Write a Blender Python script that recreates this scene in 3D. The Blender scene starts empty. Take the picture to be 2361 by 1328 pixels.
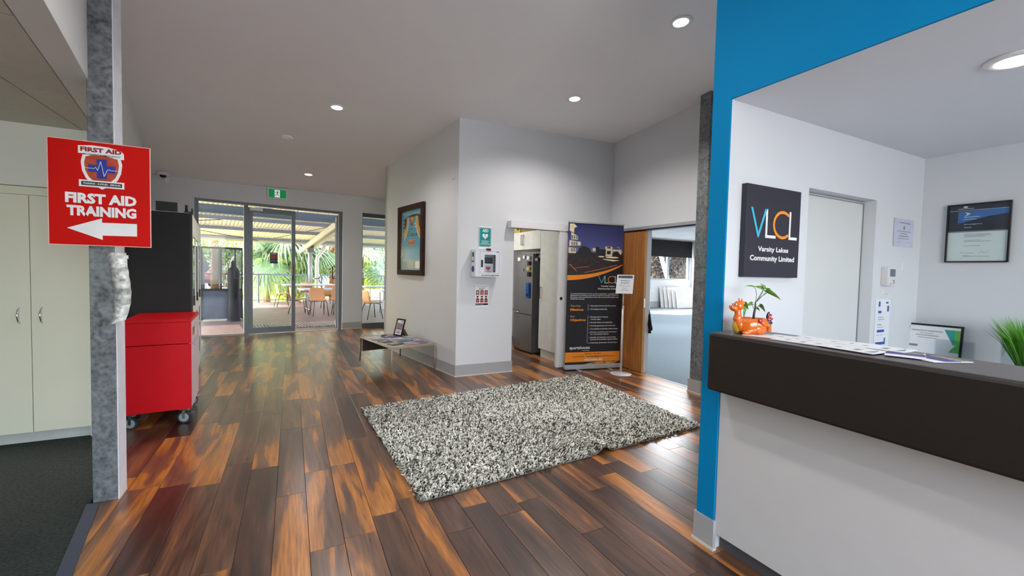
import bpy, bmesh, math, random
import numpy as np
from mathutils import Vector, Matrix
random.seed(7)
rng = np.random.default_rng(7)
C = bpy.context.scene.collection
PI = math.pi
R = math.radians

# ------------------------------------------------------------------ camera
def cam_axes(pitch, roll, yaw):
    f = np.array([math.sin(yaw)*math.cos(pitch), math.cos(yaw)*math.cos(pitch), -math.sin(pitch)])
    r = np.array([math.cos(yaw), -math.sin(yaw), 0]); u = np.cross(r, f)
    return r*math.cos(roll)+u*math.sin(roll), -r*math.sin(roll)+u*math.cos(roll), f
cr, cu, cf = cam_axes(R(2.27), R(1.307), R(27.16))
cd = bpy.data.cameras.new('camera'); cam = bpy.data.objects.new('camera', cd); C.objects.link(cam)
cd.sensor_width = 36.0; cd.lens = 36.0*993.0/2361.0; cd.clip_start = .05; cd.clip_end = 600
cam.matrix_world = Matrix(((cr[0], cu[0], -cf[0], 0), (cr[1], cu[1], -cf[1], 0), (cr[2], cu[2], -cf[2], 1.42), (0, 0, 0, 1)))
bpy.context.scene.camera = cam

# ------------------------------------------------------------------ world, sun, exposure
W = bpy.data.worlds.new('world'); bpy.context.scene.world = W; W.use_nodes = True
nt = W.node_tree; bg = nt.nodes['Background']
sky = nt.nodes.new('ShaderNodeTexSky'); sky.sky_type = 'NISHITA'
sky.sun_disc = False; sky.sun_elevation = R(38); sky.sun_rotation = R(-55); sky.altitude = 10
sky.air_density = 1.0; sky.dust_density = 4.0; sky.ozone_density = .6
hz_ = nt.nodes.new('ShaderNodeMix'); hz_.data_type = 'RGBA'; hz_.inputs['Factor'].default_value = .55; hz_.inputs['B'].default_value = (.34, .345, .36, 1)   # thin bright cloud over the whole sky
nt.links.new(sky.outputs[0], hz_.inputs['A']); nt.links.new(hz_.outputs['Result'], bg.inputs[0]); bg.inputs[1].default_value = 5.2
sd = bpy.data.lights.new('sun', 'SUN'); sun = bpy.data.objects.new('sun', sd); C.objects.link(sun)
sd.energy = 26.0; sd.angle = R(.6); sd.color = (1, .95, .86)
sdir = Vector((.62, -.55, -.52)).normalized()
sun.rotation_euler = sdir.to_track_quat('-Z', 'Y').to_euler(); sun.location = (0, 30, 20)
def area(name, loc, direction, sx, sy, power, col=(1, 1, 1)):
    l = bpy.data.lights.new(name, 'AREA'); l.shape = 'RECTANGLE'; l.size = sx; l.size_y = sy; l.energy = power; l.color = col
    o = bpy.data.objects.new(name, l); C.objects.link(o); o.location = loc
    o.rotation_euler = Vector(direction).to_track_quat('-Z', 'Y').to_euler(); return o
WIN_P = 1.0
area('rear_fill', (0.4, -3.4, 1.6), (0, 1, -.05), 3.0, 2.2, 130, (.95, .97, 1))  # added fill lamp at an unseen, made-up rear opening
area('daylight_reception_window', (3.1, -2.9, 1.4), (0, 1, -.02), 1.6, 1.3, 7, (.72, .83, 1))
vs = bpy.context.scene.view_settings
vs.view_transform = 'Standard'; vs.look = 'None'; vs.gamma = 1; vs.use_curve_mapping = False; vs.exposure = 0.0

# ------------------------------------------------------------------ geometry constants
YB = R(9.617)
Bd = np.array([-math.sin(YB), math.cos(YB)]); Pd = np.array([math.cos(YB), math.sin(YB)])
P0 = np.array([-1.529, 10.022])          # inner foot of the back wall, left end of its glazing
def ceil_z(x, y): return .026*x - .062*y + 3.668
def fx(y): return -.905 - .1694*(y-2.597)   # left wall line
KC = np.array([1.935, 5.362])             # projecting corner of the hall block

# ------------------------------------------------------------------ materials
MATS = {}
def _m(name):
    m = bpy.data.materials.new(name); m.use_nodes = True
    return m, m.node_tree, m.node_tree.nodes['Principled BSDF']
def mat(name, col, rough=.5, metal=0., var=.06, vs_=8., bump=0., bs=60., spec=None, emit=None, es=1., coat=0.):
    if name in MATS: return MATS[name]
    m, t, p = _m(name)
    tc = t.nodes.new('ShaderNodeTexCoord'); nz = t.nodes.new('ShaderNodeTexNoise'); nz.inputs['Scale'].default_value = vs_
    nz.inputs['Detail'].default_value = 4
    t.links.new(tc.outputs['Object'], nz.inputs['Vector'])
    rp = t.nodes.new('ShaderNodeValToRGB')
    rp.color_ramp.elements[0].position = .3; rp.color_ramp.elements[1].position = .7
    rp.color_ramp.elements[0].color = tuple(c*(1-var) for c in col)+(1,)
    rp.color_ramp.elements[1].color = tuple(min(1, c*(1+var)) for c in col)+(1,)
    t.links.new(nz.outputs['Fac'], rp.inputs['Fac']); t.links.new(rp.outputs['Color'], p.inputs['Base Color'])
    p.inputs['Roughness'].default_value = rough; p.inputs['Metallic'].default_value = metal
    if spec is not None: p.inputs['Specular IOR Level'].default_value = spec
    if coat: p.inputs['Coat Weight'].default_value = coat; p.inputs['Coat Roughness'].default_value = .08
    if emit: p.inputs['Emission Color'].default_value = tuple(emit)+(1,); p.inputs['Emission Strength'].default_value = es
    if bump:
        n2 = t.nodes.new('ShaderNodeTexNoise'); n2.inputs['Scale'].default_value = bs; n2.inputs['Detail'].default_value = 3
        t.links.new(tc.outputs['Object'], n2.inputs['Vector'])
        b = t.nodes.new('ShaderNodeBump'); b.inputs['Strength'].default_value = bump; b.inputs['Distance'].default_value = .01
        t.links.new(n2.outputs['Fac'], b.inputs['Height']); t.links.new(b.outputs['Normal'], p.inputs['Normal'])
    MATS[name] = m; return m
def srgb(r, g, b):
    f = lambda c: (c/255/12.92) if c/255 <= .04045 else ((c/255+.055)/1.055)**2.4
    return (f(r), f(g), f(b))
def glass_mat(name, tint=(.93, .96, .95), refl=.07, rough=.0):
    if name in MATS: return MATS[name]
    m, t, p = _m(name); t.nodes.remove(p); out = [n for n in t.nodes if n.type == 'OUTPUT_MATERIAL'][0]
    a = t.nodes.new('ShaderNodeBsdfTransparent'); a.inputs[0].default_value = tint+(1,)
    g = t.nodes.new('ShaderNodeBsdfGlossy'); g.inputs['Roughness'].default_value = rough
    g.inputs[0].default_value = (1, 1, 1, 1)
    lw = t.nodes.new('ShaderNodeFresnel'); lw.inputs[0].default_value = 1.25+refl
    mx = t.nodes.new('ShaderNodeMixShader')
    ge = t.nodes.new('ShaderNodeNewGeometry'); inv = t.nodes.new('ShaderNodeMath'); inv.operation = 'SUBTRACT'; inv.inputs[0].default_value = 1; t.links.new(ge.outputs['Backfacing'], inv.inputs[1])
    ml = t.nodes.new('ShaderNodeMath'); ml.operation = 'MULTIPLY'; t.links.new(lw.outputs[0], ml.inputs[0]); t.links.new(inv.outputs[0], ml.inputs[1])
    t.links.new(ml.outputs[0], mx.inputs[0]); t.links.new(a.outputs[0], mx.inputs[1]); t.links.new(g.outputs[0], mx.inputs[2])
    t.links.new(mx.outputs[0], out.inputs[0]); MATS[name] = m; return m
def wood_floor_mat():
    m, t, p = _m('timber_floor'); L = t.links.new
    tc = t.nodes.new('ShaderNodeTexCoord'); oi = t.nodes.new('ShaderNodeObjectInfo')
    mul = t.nodes.new('ShaderNodeMath'); mul.operation = 'MULTIPLY'; mul.inputs[1].default_value = 91.7
    L(oi.outputs['Random'], mul.inputs[0])
    cmb = t.nodes.new('ShaderNodeCombineXYZ'); L(mul.outputs[0], cmb.inputs[0]); L(mul.outputs[0], cmb.inputs[1]); L(oi.outputs['Random'], cmb.inputs[2])
    add = t.nodes.new('ShaderNodeVectorMath'); add.operation = 'ADD'
    sc = t.nodes.new('ShaderNodeVectorMath'); sc.operation = 'MULTIPLY'; sc.inputs[1].default_value = (5.0, .62, 1)
    L(tc.outputs['Object'], sc.inputs[0]); L(sc.outputs[0], add.inputs[0]); L(cmb.outputs[0], add.inputs[1])
    n1 = t.nodes.new('ShaderNodeTexNoise'); n1.inputs['Scale'].default_value = 1.0; n1.inputs['Detail'].default_value = 3
    n1.inputs['Roughness'].default_value = .5; n1.inputs['Distortion'].default_value = .9
    L(add.outputs[0], n1.inputs['Vector'])
    # per-plank shift towards heartwood or sapwood
    sh = t.nodes.new('ShaderNodeMath'); sh.operation = 'MULTIPLY_ADD'; sh.inputs[1].default_value = .22; sh.inputs[2].default_value = -.115
    m3 = t.nodes.new('ShaderNodeMath'); m3.operation = 'FRACT'; m4 = t.nodes.new('ShaderNodeMath'); m4.operation = 'MULTIPLY'; m4.inputs[1].default_value = 7.31
    L(oi.outputs['Random'], m4.inputs[0]); L(m4.outputs[0], m3.inputs[0]); L(m3.outputs[0], sh.inputs[0])
    sm = t.nodes.new('ShaderNodeMath'); sm.operation = 'ADD'; L(n1.outputs['Fac'], sm.inputs[0]); L(sh.outputs[0], sm.inputs[1])
    rp = t.nodes.new('ShaderNodeValToRGB'); cr_ = rp.color_ramp
    cr_.elements[0].position = .28; cr_.elements[0].color = srgb(58, 36, 27)+(1,)
    cr_.elements[1].position = .80; cr_.elements[1].color = srgb(192, 126, 58)+(1,)
    for pos, c in ((.40, srgb(84, 54, 40)), (.50, srgb(106, 72, 54)), (.555, srgb(120, 78, 52)), (.585, srgb(166, 104, 46)), (.66, srgb(184, 116, 50))):
        e = cr_.elements.new(pos); e.color = c+(1,)
    L(sm.outputs[0], rp.inputs['Fac'])
    # fine grain and wavy figure
    s2 = t.nodes.new('ShaderNodeVectorMath'); s2.operation = 'MULTIPLY'; s2.inputs[1].default_value = (90, 5, 1)
    L(tc.outputs['Object'], s2.inputs[0]); a2 = t.nodes.new('ShaderNodeVectorMath'); a2.operation = 'ADD'; L(s2.outputs[0], a2.inputs[0]); L(cmb.outputs[0], a2.inputs[1])
    n2 = t.nodes.new('ShaderNodeTexNoise'); n2.inputs['Scale'].default_value = 1; n2.inputs['Detail'].default_value = 6; L(a2.outputs[0], n2.inputs['Vector'])
    s3 = t.nodes.new('ShaderNodeVectorMath'); s3.operation = 'MULTIPLY'; s3.inputs[1].default_value = (1, .14, 1); L(add.outputs[0], s3.inputs[0])
    wv = t.nodes.new('ShaderNodeTexWave'); wv.wave_type = 'BANDS'; wv.bands_direction = 'X'; wv.inputs['Scale'].default_value = 1.1; wv.inputs['Distortion'].default_value = 14
    wv.inputs['Detail'].default_value = 3; wv.inputs['Detail Scale'].default_value = 1.2; L(add.outputs[0], wv.inputs['Vector'])
    r2 = t.nodes.new('ShaderNodeMapRange'); r2.inputs[3].default_value = .56; r2.inputs[4].default_value = 1.3; L(n2.outputs['Fac'], r2.inputs[0]); r2.inputs[1].default_value = .25; r2.inputs[2].default_value = .75
    r3 = t.nodes.new('ShaderNodeMapRange'); r3.inputs[3].default_value = .88; r3.inputs[4].default_value = 1.06; L(wv.outputs['Fac'], r3.inputs[0])
    mm = t.nodes.new('ShaderNodeMath'); mm.operation = 'MULTIPLY'; L(r2.outputs[0], mm.inputs[0]); L(r3.outputs[0], mm.inputs[1])
    mc = t.nodes.new('ShaderNodeVectorMath'); mc.operation = 'SCALE'; L(rp.outputs['Color'], mc.inputs[0]); L(mm.outputs[0], mc.inputs['Scale'])
    L(mc.outputs[0], p.inputs['Base Color'])
    rr = t.nodes.new('ShaderNodeMapRange'); rr.inputs[3].default_value = .22; rr.inputs[4].default_value = .42; L(n2.outputs['Fac'], rr.inputs[0]); L(rr.outputs[0], p.inputs['Roughness'])
    b = t.nodes.new('ShaderNodeBump'); b.inputs['Strength'].default_value = .12; b.inputs['Distance'].default_value = .004
    L(n2.outputs['Fac'], b.inputs['Height']); L(b.outputs['Normal'], p.inputs['Normal'])
    p.inputs['Specular IOR Level'].default_value = .5; p.inputs['Coat Weight'].default_value = .55; p.inputs['Coat Roughness'].default_value = .24
    MATS['timber_floor'] = m; return m
def attr_mat(name, attr='Col', rough=.9, transl=0.):
    m, t, p = _m(name); a = t.nodes.new('ShaderNodeAttribute'); a.attribute_name = attr
    nz = t.nodes.new('ShaderNodeTexNoise'); nz.inputs['Scale'].default_value = 3; tc = t.nodes.new('ShaderNodeTexCoord'); t.links.new(tc.outputs['Object'], nz.inputs['Vector'])
    mr = t.nodes.new('ShaderNodeMapRange'); mr.inputs[3].default_value = .8; mr.inputs[4].default_value = 1.2; t.links.new(nz.outputs['Fac'], mr.inputs[0])
    sc = t.nodes.new('ShaderNodeVectorMath'); sc.operation = 'SCALE'; t.links.new(a.outputs['Color'], sc.inputs[0]); t.links.new(mr.outputs[0], sc.inputs['Scale'])
    t.links.new(sc.outputs[0], p.inputs['Base Color']); p.inputs['Roughness'].default_value = rough
    p.inputs['Specular IOR Level'].default_value = .2
    if transl:
        out = [n for n in t.nodes if n.type == 'OUTPUT_MATERIAL'][0]; tr = t.nodes.new('ShaderNodeBsdfTranslucent'); mx = t.nodes.new('ShaderNodeMixShader'); mx.inputs[0].default_value = transl
        t.links.new(sc.outputs[0], tr.inputs[0]); t.links.new(p.outputs[0], mx.inputs[1]); t.links.new(tr.outputs[0], mx.inputs[2]); t.links.new(mx.outputs[0], out.inputs[0])
    MATS[name] = m; return m
def galv_mat():
    m, t, p = _m('galvanised_steel'); L = t.links.new
    tc = t.nodes.new('ShaderNodeTexCoord'); n = t.nodes.new('ShaderNodeTexNoise'); n.inputs['Scale'].default_value = 11; n.inputs['Detail'].default_value = 7; n.inputs['Roughness'].default_value = .65; n.inputs['Distortion'].default_value = 1.2
    v = t.nodes.new('ShaderNodeTexVoronoi'); v.inputs['Scale'].default_value = 45; L(tc.outputs['Object'], n.inputs['Vector']); L(tc.outputs['Object'], v.inputs['Vector'])
    a = t.nodes.new('ShaderNodeMath'); a.operation = 'MULTIPLY_ADD'; a.inputs[1].default_value = .25; L(v.outputs['Distance'], a.inputs[0]); L(n.outputs['Fac'], a.inputs[2])
    rp = t.nodes.new('ShaderNodeValToRGB'); rp.color_ramp.elements[0].position = .38; rp.color_ramp.elements[0].color = srgb(66, 69, 70)+(1,)
    rp.color_ramp.elements[1].position = .78; rp.color_ramp.elements[1].color = srgb(134, 138, 140)+(1,)
    L(a.outputs[0], rp.inputs['Fac']); L(rp.outputs['Color'], p.inputs['Base Color']); p.inputs['Metallic'].default_value = .25; p.inputs['Roughness'].default_value = .5
    b = t.nodes.new('ShaderNodeBump'); b.inputs['Strength'].default_value = .15; b.inputs['Distance'].default_value = .005; L(n.outputs['Fac'], b.inputs['Height']); L(b.outputs['Normal'], p.inputs['Normal'])
    MATS['galvanised_steel'] = m; return m
M_floor = wood_floor_mat(); M_galv = galv_mat()
M_wall = mat('white_wall_paint', (.69, .70, .72), .6, var=.012, vs_=2, bump=.03, bs=180)
M_ceil = mat('ceiling_paint', (.87, .865, .88), .75, var=.015, vs_=1.5, bump=.04, bs=150)
M_ceil2 = mat('reception_ceiling_paint', (.74, .75, .78), .7, var=.01, vs_=2)
M_blue = mat('blue_wall_paint', srgb(0, 130, 186), .7, var=.03, vs_=2, spec=.12)
M_carpetL = mat('dark_green_grey_carpet', srgb(56, 62, 60), .95, var=.35, vs_=70, bump=.5, bs=300, spec=.1)
M_carpetR = mat('blue_grey_carpet', srgb(118, 130, 138), .95, var=.12, vs_=50, bump=.4, bs=200, spec=.1)
M_skirt = mat('grey_vinyl_skirting', srgb(168, 168, 168), .5, var=.05, vs_=6)
M_skirtlip = mat('pale_skirting_lip', srgb(205, 203, 196), .6)
M_alu = mat('grey_aluminium', srgb(112, 117, 122), .42, .35, var=.03, vs_=5)
M_darkal = mat('dark_grey_frame', srgb(64, 67, 72), .4, .3, var=.04)
M_glass = glass_mat('clear_glass')
M_tint = glass_mat('tinted_glass', (.42, .46, .5), .2)
M_acr = glass_mat('clear_acrylic', (.93, .95, .96), .12)
M_chrome = mat('chrome', (.75, .75, .76), .18, 1., var=.02)
M_steel = mat('brushed_stainless', (.33, .33, .34), .28, .95, var=.06, vs_=3)
M_black = mat('black_paint', srgb(22, 22, 23), .55, var=.1)
M_blackg = mat('black_gloss', srgb(14, 14, 18), .2, var=.05)
M_white = mat('white_laminate', (.82, .82, .82), .35, var=.01)
M_paper = mat('white_paper', (.84, .85, .87), .6, var=.02)
M_cup = mat('cream_cupboard_laminate', srgb(232, 231, 209), .4, var=.012, vs_=3)
M_red = mat('red_cabinet_paint', srgb(206, 0, 18), .5, var=.03, spec=.2)
M_signred = mat('sign_red', srgb(200, 14, 4), .6, var=.04, vs_=4, spec=.15)
M_txtw = mat('print_white', (.82, .82, .82), .5)
M_txtk = mat('print_black', (.012, .012, .014), .5)
M_txtg = mat('print_grey', (.25, .25, .27), .5)
M_txtr = mat('print_dark_red', srgb(150, 22, 26), .5)
M_txtb = mat('print_blue', srgb(24, 80, 170), .5)
M_txtcy = mat('print_cyan', srgb(60, 180, 205), .5)
M_orange = mat('print_orange', srgb(245, 145, 30), .5)
M_timber = None

# ------------------------------------------------------------------ mesh helpers
class MB:
    def __init__(s): s.v = []; s.f = []
    def add(s, v, f):
        n = len(s.v); s.v += [tuple(map(float, p)) for p in v]; s.f += [tuple(i+n for i in q) for q in f]; return s
    def box(s, x0, y0, z0, x1, y1, z1):
        return s.add([(x0, y0, z0), (x1, y0, z0), (x1, y1, z0), (x0, y1, z0), (x0, y0, z1), (x1, y0, z1), (x1, y1, z1), (x0, y1, z1)],
                     [(0, 3, 2, 1), (4, 5, 6, 7), (0, 1, 5, 4), (1, 2, 6, 5), (2, 3, 7, 6), (3, 0, 4, 7)])
    def prism(s, poly, z0, z1):
        """plan polygon (anticlockwise), z0/z1 numbers or functions of x,y"""
        n = len(poly); g = lambda z, p: z(*p) if callable(z) else z
        v = [(p[0], p[1], g(z0, p)) for p in poly]+[(p[0], p[1], g(z1, p)) for p in poly]
        return s.add(v, [tuple(range(n))[::-1], tuple(range(n, 2*n))]+[(i, (i+1) % n, n+(i+1) % n, n+i) for i in range(n)])
    def plate(s, poly, y, th=.001):
        """polygon in x,z standing as a thin plate whose front (-y) is at y"""
        n = len(poly); v = [(p[0], y, p[1]) for p in poly]+[(p[0], y+th, p[1]) for p in poly]
        return s.add(v, [tuple(range(n)), tuple(range(n, 2*n))[::-1]]+[(i, n+i, n+(i+1) % n, (i+1) % n) for i in range(n)])
    def rect(s, x0, z0, x1, z1, y, th=.001): return s.plate([(x0, z0), (x1, z0), (x1, z1), (x0, z1)], y, th)
    def tube(s, pts, r, n=8, cap=True):
        pts = [Vector(p) for p in pts]; rs = r if hasattr(r, '__len__') else [r]*len(pts); v = []; f = []
        up = None
        for i, p in enumerate(pts):
            d = (pts[min(i+1, len(pts)-1)]-pts[max(i-1, 0)]).normalized()
            if up is None: up = d.orthogonal().normalized()
            up = (up-d*up.dot(d)).normalized(); w = d.cross(up)
            for k in range(n):
                a = 2*PI*k/n; v.append(p+(up*math.cos(a)+w*math.sin(a))*rs[i])
        for i in range(len(pts)-1):
            for k in range(n): f.append((i*n+k, i*n+(k+1) % n, (i+1)*n+(k+1) % n, (i+1)*n+k))
        if cap: f += [tuple(range(n))[::-1], tuple(range((len(pts)-1)*n, len(pts)*n))]
        return s.add(v, f)
    def lathe(s, prof, cx=0, cy=0, n=24, sx=1, sy=1, cap=True):
        v = []; f = []
        for r_, z in prof:
            for k in range(n): a = 2*PI*k/n; v.append((cx+r_*math.cos(a)*sx, cy+r_*math.sin(a)*sy, z))
        for i in range(len(prof)-1):
            for k in range(n): f.append((i*n+k, i*n+(k+1) % n, (i+1)*n+(k+1) % n, (i+1)*n+k))
        if cap: f += [tuple(range(n))[::-1], tuple(range((len(prof)-1)*n, len(prof)*n))]
        return s.add(v, f)
    def disc_y(s, cx, cz, r, y0, y1, n=20):
        return s.tube([(cx, y0, cz), (cx, y1, cz)], r, n)
    def text(s, txt, x0, x1, z0, z1=None, y=-.002, bold=0., th=.0008, align='fit'):
        """text standing in the x,z plane and fitted to the box"""
        V, F = text_geo(txt, bold)
        if not V: return s
        a = np.array(V); mn = a.min(0); mx = a.max(0); w = mx[0]-mn[0]; h = mx[1]-mn[1]
        sx = (x1-x0)/w; sz = sx if z1 is None else (z1-z0)/h
        v = [(x0+(p[0]-mn[0])*sx, y, z0+(p[1]-mn[1])*sz) for p in V]
        return s.add(v, F)
    def build(s, name, m, parent=None, smooth=False, bevel=0, kind=None, loc=None):
        me = bpy.data.meshes.new(name); me.from_pydata(s.v, [], s.f); me.materials.append(m)
        if smooth: me.polygons.foreach_set('use_smooth', [True]*len(me.polygons))
        me.update()
        o = bpy.data.objects.new(name, me); C.objects.link(o)
        if parent: o.parent = parent
        if loc is not None: o.location = loc
        if kind: o['kind'] = kind
        if bevel:
            b = o.modifiers.new('bevel', 'BEVEL'); b.width = bevel; b.segments = 2; b.limit_method = 'ANGLE'; b.angle_limit = R(50)
        return o
_tc = {}
def text_geo(txt, bold=0.):
    k = (txt, bold)
    if k in _tc: return _tc[k]
    cu_ = bpy.data.curves.new('t', 'FONT'); cu_.body = txt; cu_.offset = bold; cu_.resolution_u = 2; cu_.fill_mode = 'FRONT'; cu_.space_line = .95
    o = bpy.data.objects.new('t', cu_); C.objects.link(o)
    dg = bpy.context.evaluated_depsgraph_get(); me = o.evaluated_get(dg).to_mesh()
    V = [tuple(v.co)[:2] for v in me.vertices]; F = [tuple(p.vertices) for p in me.polygons]
    # face the reader (-y): x right, z up needs anticlockwise seen from -y, which is the curve's own order
    o.to_mesh_clear() if hasattr(o, 'to_mesh_clear') else None
    bpy.data.objects.remove(o); bpy.data.curves.remove(cu_)
    _tc[k] = (V, F); return _tc[k]
def thing(name, label, cat, loc=(0, 0, 0), rz=0., group=None, rx=0., ry=0.):
    o = bpy.data.objects.new(name, None); C.objects.link(o); o.location = loc; o.rotation_euler = (rx, ry, rz); o.empty_display_size = .1
    o['label'] = label; o['category'] = cat
    if group: o['group'] = group
    return o
def tag(o, label, cat, group=None, kind=None):
    o['label'] = label; o['category'] = cat
    if group: o['group'] = group
    if kind: o['kind'] = kind
    return o
def struct(o, label=None):
    o['kind'] = 'structure'
    if label: o['label'] = label
    return o
def dup(root, loc, rz=None, label=None, group=None):
    r_ = root.copy(); C.objects.link(r_); r_.location = loc
    if rz is not None: r_.rotation_euler = (0, 0, rz)
    if label: r_['label'] = label
    if group: r_['group'] = group
    for ch in list(root.children):
        c = ch.copy(); C.objects.link(c); c.parent = r_
        for g in list(ch.children):
            d = g.copy(); C.objects.link(d); d.parent = c
    return r_
def ell(cx, cz, rx_, rz_, n=24, a0=0, a1=360):
    return [(cx+rx_*math.cos(R(a0+(a1-a0)*k/n)), cz+rz_*math.sin(R(a0+(a1-a0)*k/n))) for k in range(n+(0 if a1-a0 == 360 else 1))]
def frame_bars(mb, x0, z0, x1, z1, w, y0, y1):
    mb.box(x0, y0, z0, x1, y1, z0+w); mb.box(x0, y0, z1-w, x1, y1, z1); mb.box(x0, y0, z0+w, x0+w, y1, z1-w); mb.box(x1-w, y0, z0+w, x1, y1, z1-w)
def bw(u, v, z=0):   # point from back-wall coordinates: u along the wall, v outward
    p = P0+u*Pd+v*Bd; return (p[0], p[1], z)
def bquad(u0, v0, u1, v1): return [bw(u0, v0)[:2], bw(u1, v0)[:2], bw(u1, v1)[:2], bw(u0, v1)[:2]]

# ================================================================== STRUCTURE
# ---- timber floor: sub-floor with planks as children
def clip(poly, a, b, c):      # keep a*x+b*y<=c
    out = []
    for i in range(len(poly)):
        p, q = poly[i], poly[(i+1) % len(poly)]; dp = a*p[0]+b*p[1]-c; dq = a*q[0]+b*q[1]-c
        if dp <= 0: out.append(p)
        if (dp < 0 < dq) or (dq < 0 < dp):
            t = dp/(dp-dq); out.append((p[0]+(q[0]-p[0])*t, p[1]+(q[1]-p[1])*t))
    return out
floor_edge = lambda poly: clip(clip(clip(poly, -1, -.1694, .905-.1694*2.597-.018), 1, 0, 4.485), *(Bd[0], Bd[1], float(Bd@P0)+.02))
sub = floor_edge([(-3, -3.5), (4.485, -3.5), (4.485, 12), (-3, 12)])
o_floor = struct(MB().prism(sub, -.06, -.006).build('floor', mat('dark_underlay', (.012, .006, .004), .8)))  # dark underlay showing in the gaps between planks
cols = []
k0 = -18
planks = []
for k in range(-14, 28):
    x0 = .085+.165*(k-1); x1 = x0+.165
    y = -3.5-random.random()*1.2
    if k == 1: y = 3.22-1.22*6+.3
    while y < 12:
        l = random.choice((.92, 1.22, 1.22, 1.22))
        p = floor_edge([(x0+.0009, y+.0009), (x1-.0009, y+.0009), (x1-.0009, y+l-.0009), (x0+.0009, y+l-.0009)])
        y += l
        if len(p) >= 3: planks.append(p)
def dist(p): c = np.mean(p, 0); return c
def inner(c): # planks the photograph can show
    x, yy = c
    if yy < 1.0: return False
    if x > 2.1 and yy < .6+x*.5: return False
    if x > 2.0 and yy > 5.5 and not (x < 3.9 and yy < 8): return False
    return True
planks.sort(key=lambda p: (not inner(dist(p)), float(np.hypot(*dist(p)))))
shared = {}
rest = MB()
for i, p in enumerate(planks):
    c = dist(p); q = [(a-c[0], b-c[1]) for a, b in p]
    if i < 298:
        key = tuple(round(t, 4) for pt in q for t in pt)
        if key in shared:
            o = shared[key].copy(); C.objects.link(o)
        else:
            mb = MB(); n = len(q)
            if n == 4 and abs(abs(q[0][0])-abs(q[2][0])) < 1e-4:
                e = .0012
                qi = [(a-math.copysign(e, a), b-math.copysign(e, b)) for a, b in q]
                v = [(a, b, -.0055) for a, b in q]+[(a, b, -.0012) for a, b in q]+[(a, b, 0) for a, b in qi]
                f = [(8, 9, 10, 11)]+[(j, (j+1) % 4, 4+(j+1) % 4, 4+j) for j in range(4)]+[(4+j, 4+(j+1) % 4, 8+(j+1) % 4, 8+j) for j in range(4)]
                mb.add(v, f)
            else: mb.prism(q, -.0055, 0)
            o = mb.build('plank', M_floor, o_floor); shared[key] = o
        o.parent = o_floor; o.location = (c[0], c[1], 0)
    else: rest.prism(p, -.0055, 0)
o = rest.build('planks_beyond', M_floor, o_floor, kind='stuff')

struct(MB().box(-4.6, -3.6, -.35, 4.6, 9.6, -.065).build('light_block_slab', mat('light_block_grey', srgb(120, 118, 114), .9)))  # unseen slab added under the building to stop light leaking through gaps
# ---- carpets
L_edge = [(fx(-3.5)-.02, -3.5), (fx(5.2)-.02, 5.2), (-4.5, 5.2), (-4.5, -3.5)]
struct(MB().prism(L_edge, -.06, -.002).build('floor_carpet_left', M_carpetL), 'dark green grey carpet of the side room')
struct(MB().prism([(fx(-3.5)-.035, -3.5), (fx(-3.5)+.024, -3.5), (fx(3.30)+.024, 3.30), (fx(3.30)-.035, 3.30)], -.004, .006).build('trim_1', mat('blue_grey_edge_strip', srgb(60, 66, 80), .8)))
struct(MB().box(4.487, 1.7, -.06, 16.0, 13.6, -.002).build('floor_carpet_right', M_carpetR), 'blue grey carpet of the meeting room')
struct(MB().box(4.47, 3.65, -.003, 4.50, 5.1, .004).build('trim_2', M_chrome))

# ---- main raked ceiling
cp = [(-2.9, -3.6), (4.6, -3.6), (4.6, 5.45), bw(3.9, .2)[:2], bw(-1.5, .2)[:2]]
cp = [(-3.2, -3.6), (4.6, -3.6), (4.6, 11.4), bw(3.9, .1)[:2], bw(-1.4, .1)[:2]]
struct(MB().prism(cp, ceil_z, lambda x, y: ceil_z(x, y)+.12).build('ceiling', M_ceil))

# ---- back wall with glazed openings (back-wall frame)
mb = MB(); H = ceil_z
def bwall(u0, u1, z0, z1=None): mb.prism(bquad(u0, 0, u1, .16), z0, z1 if z1 else ceil_z)
bwall(-1.4, -.1, 0); bwall(-.1, 2.602, 2.667); bwall(2.602, 3.038, 0); bwall(3.038, 4.4, 2.69); bwall(4.4, 6.5, 0)
struct(mb.build('wall_back', M_wall))
# ---- left wall of the hall and its bulkhead
struct(MB().prism([(fx(4.62)-.07, 4.62), (fx(10.1)-.09, 10.1), (fx(10.1)-.2, 10.1), (fx(4.62)-.2, 4.62)], 0, ceil_z).build('wall_left', M_wall))
struct(MB().prism([(fx(-3.5), -3.5), (fx(4.62), 4.62), (fx(4.62)-.13, 4.62), (fx(-3.5)-.13, -3.5)], 2.446, ceil_z).build('wall_left_bulkhead', mat('bulkhead_paint', (.74, .735, .72), .6, var=.01, vs_=2)))
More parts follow.
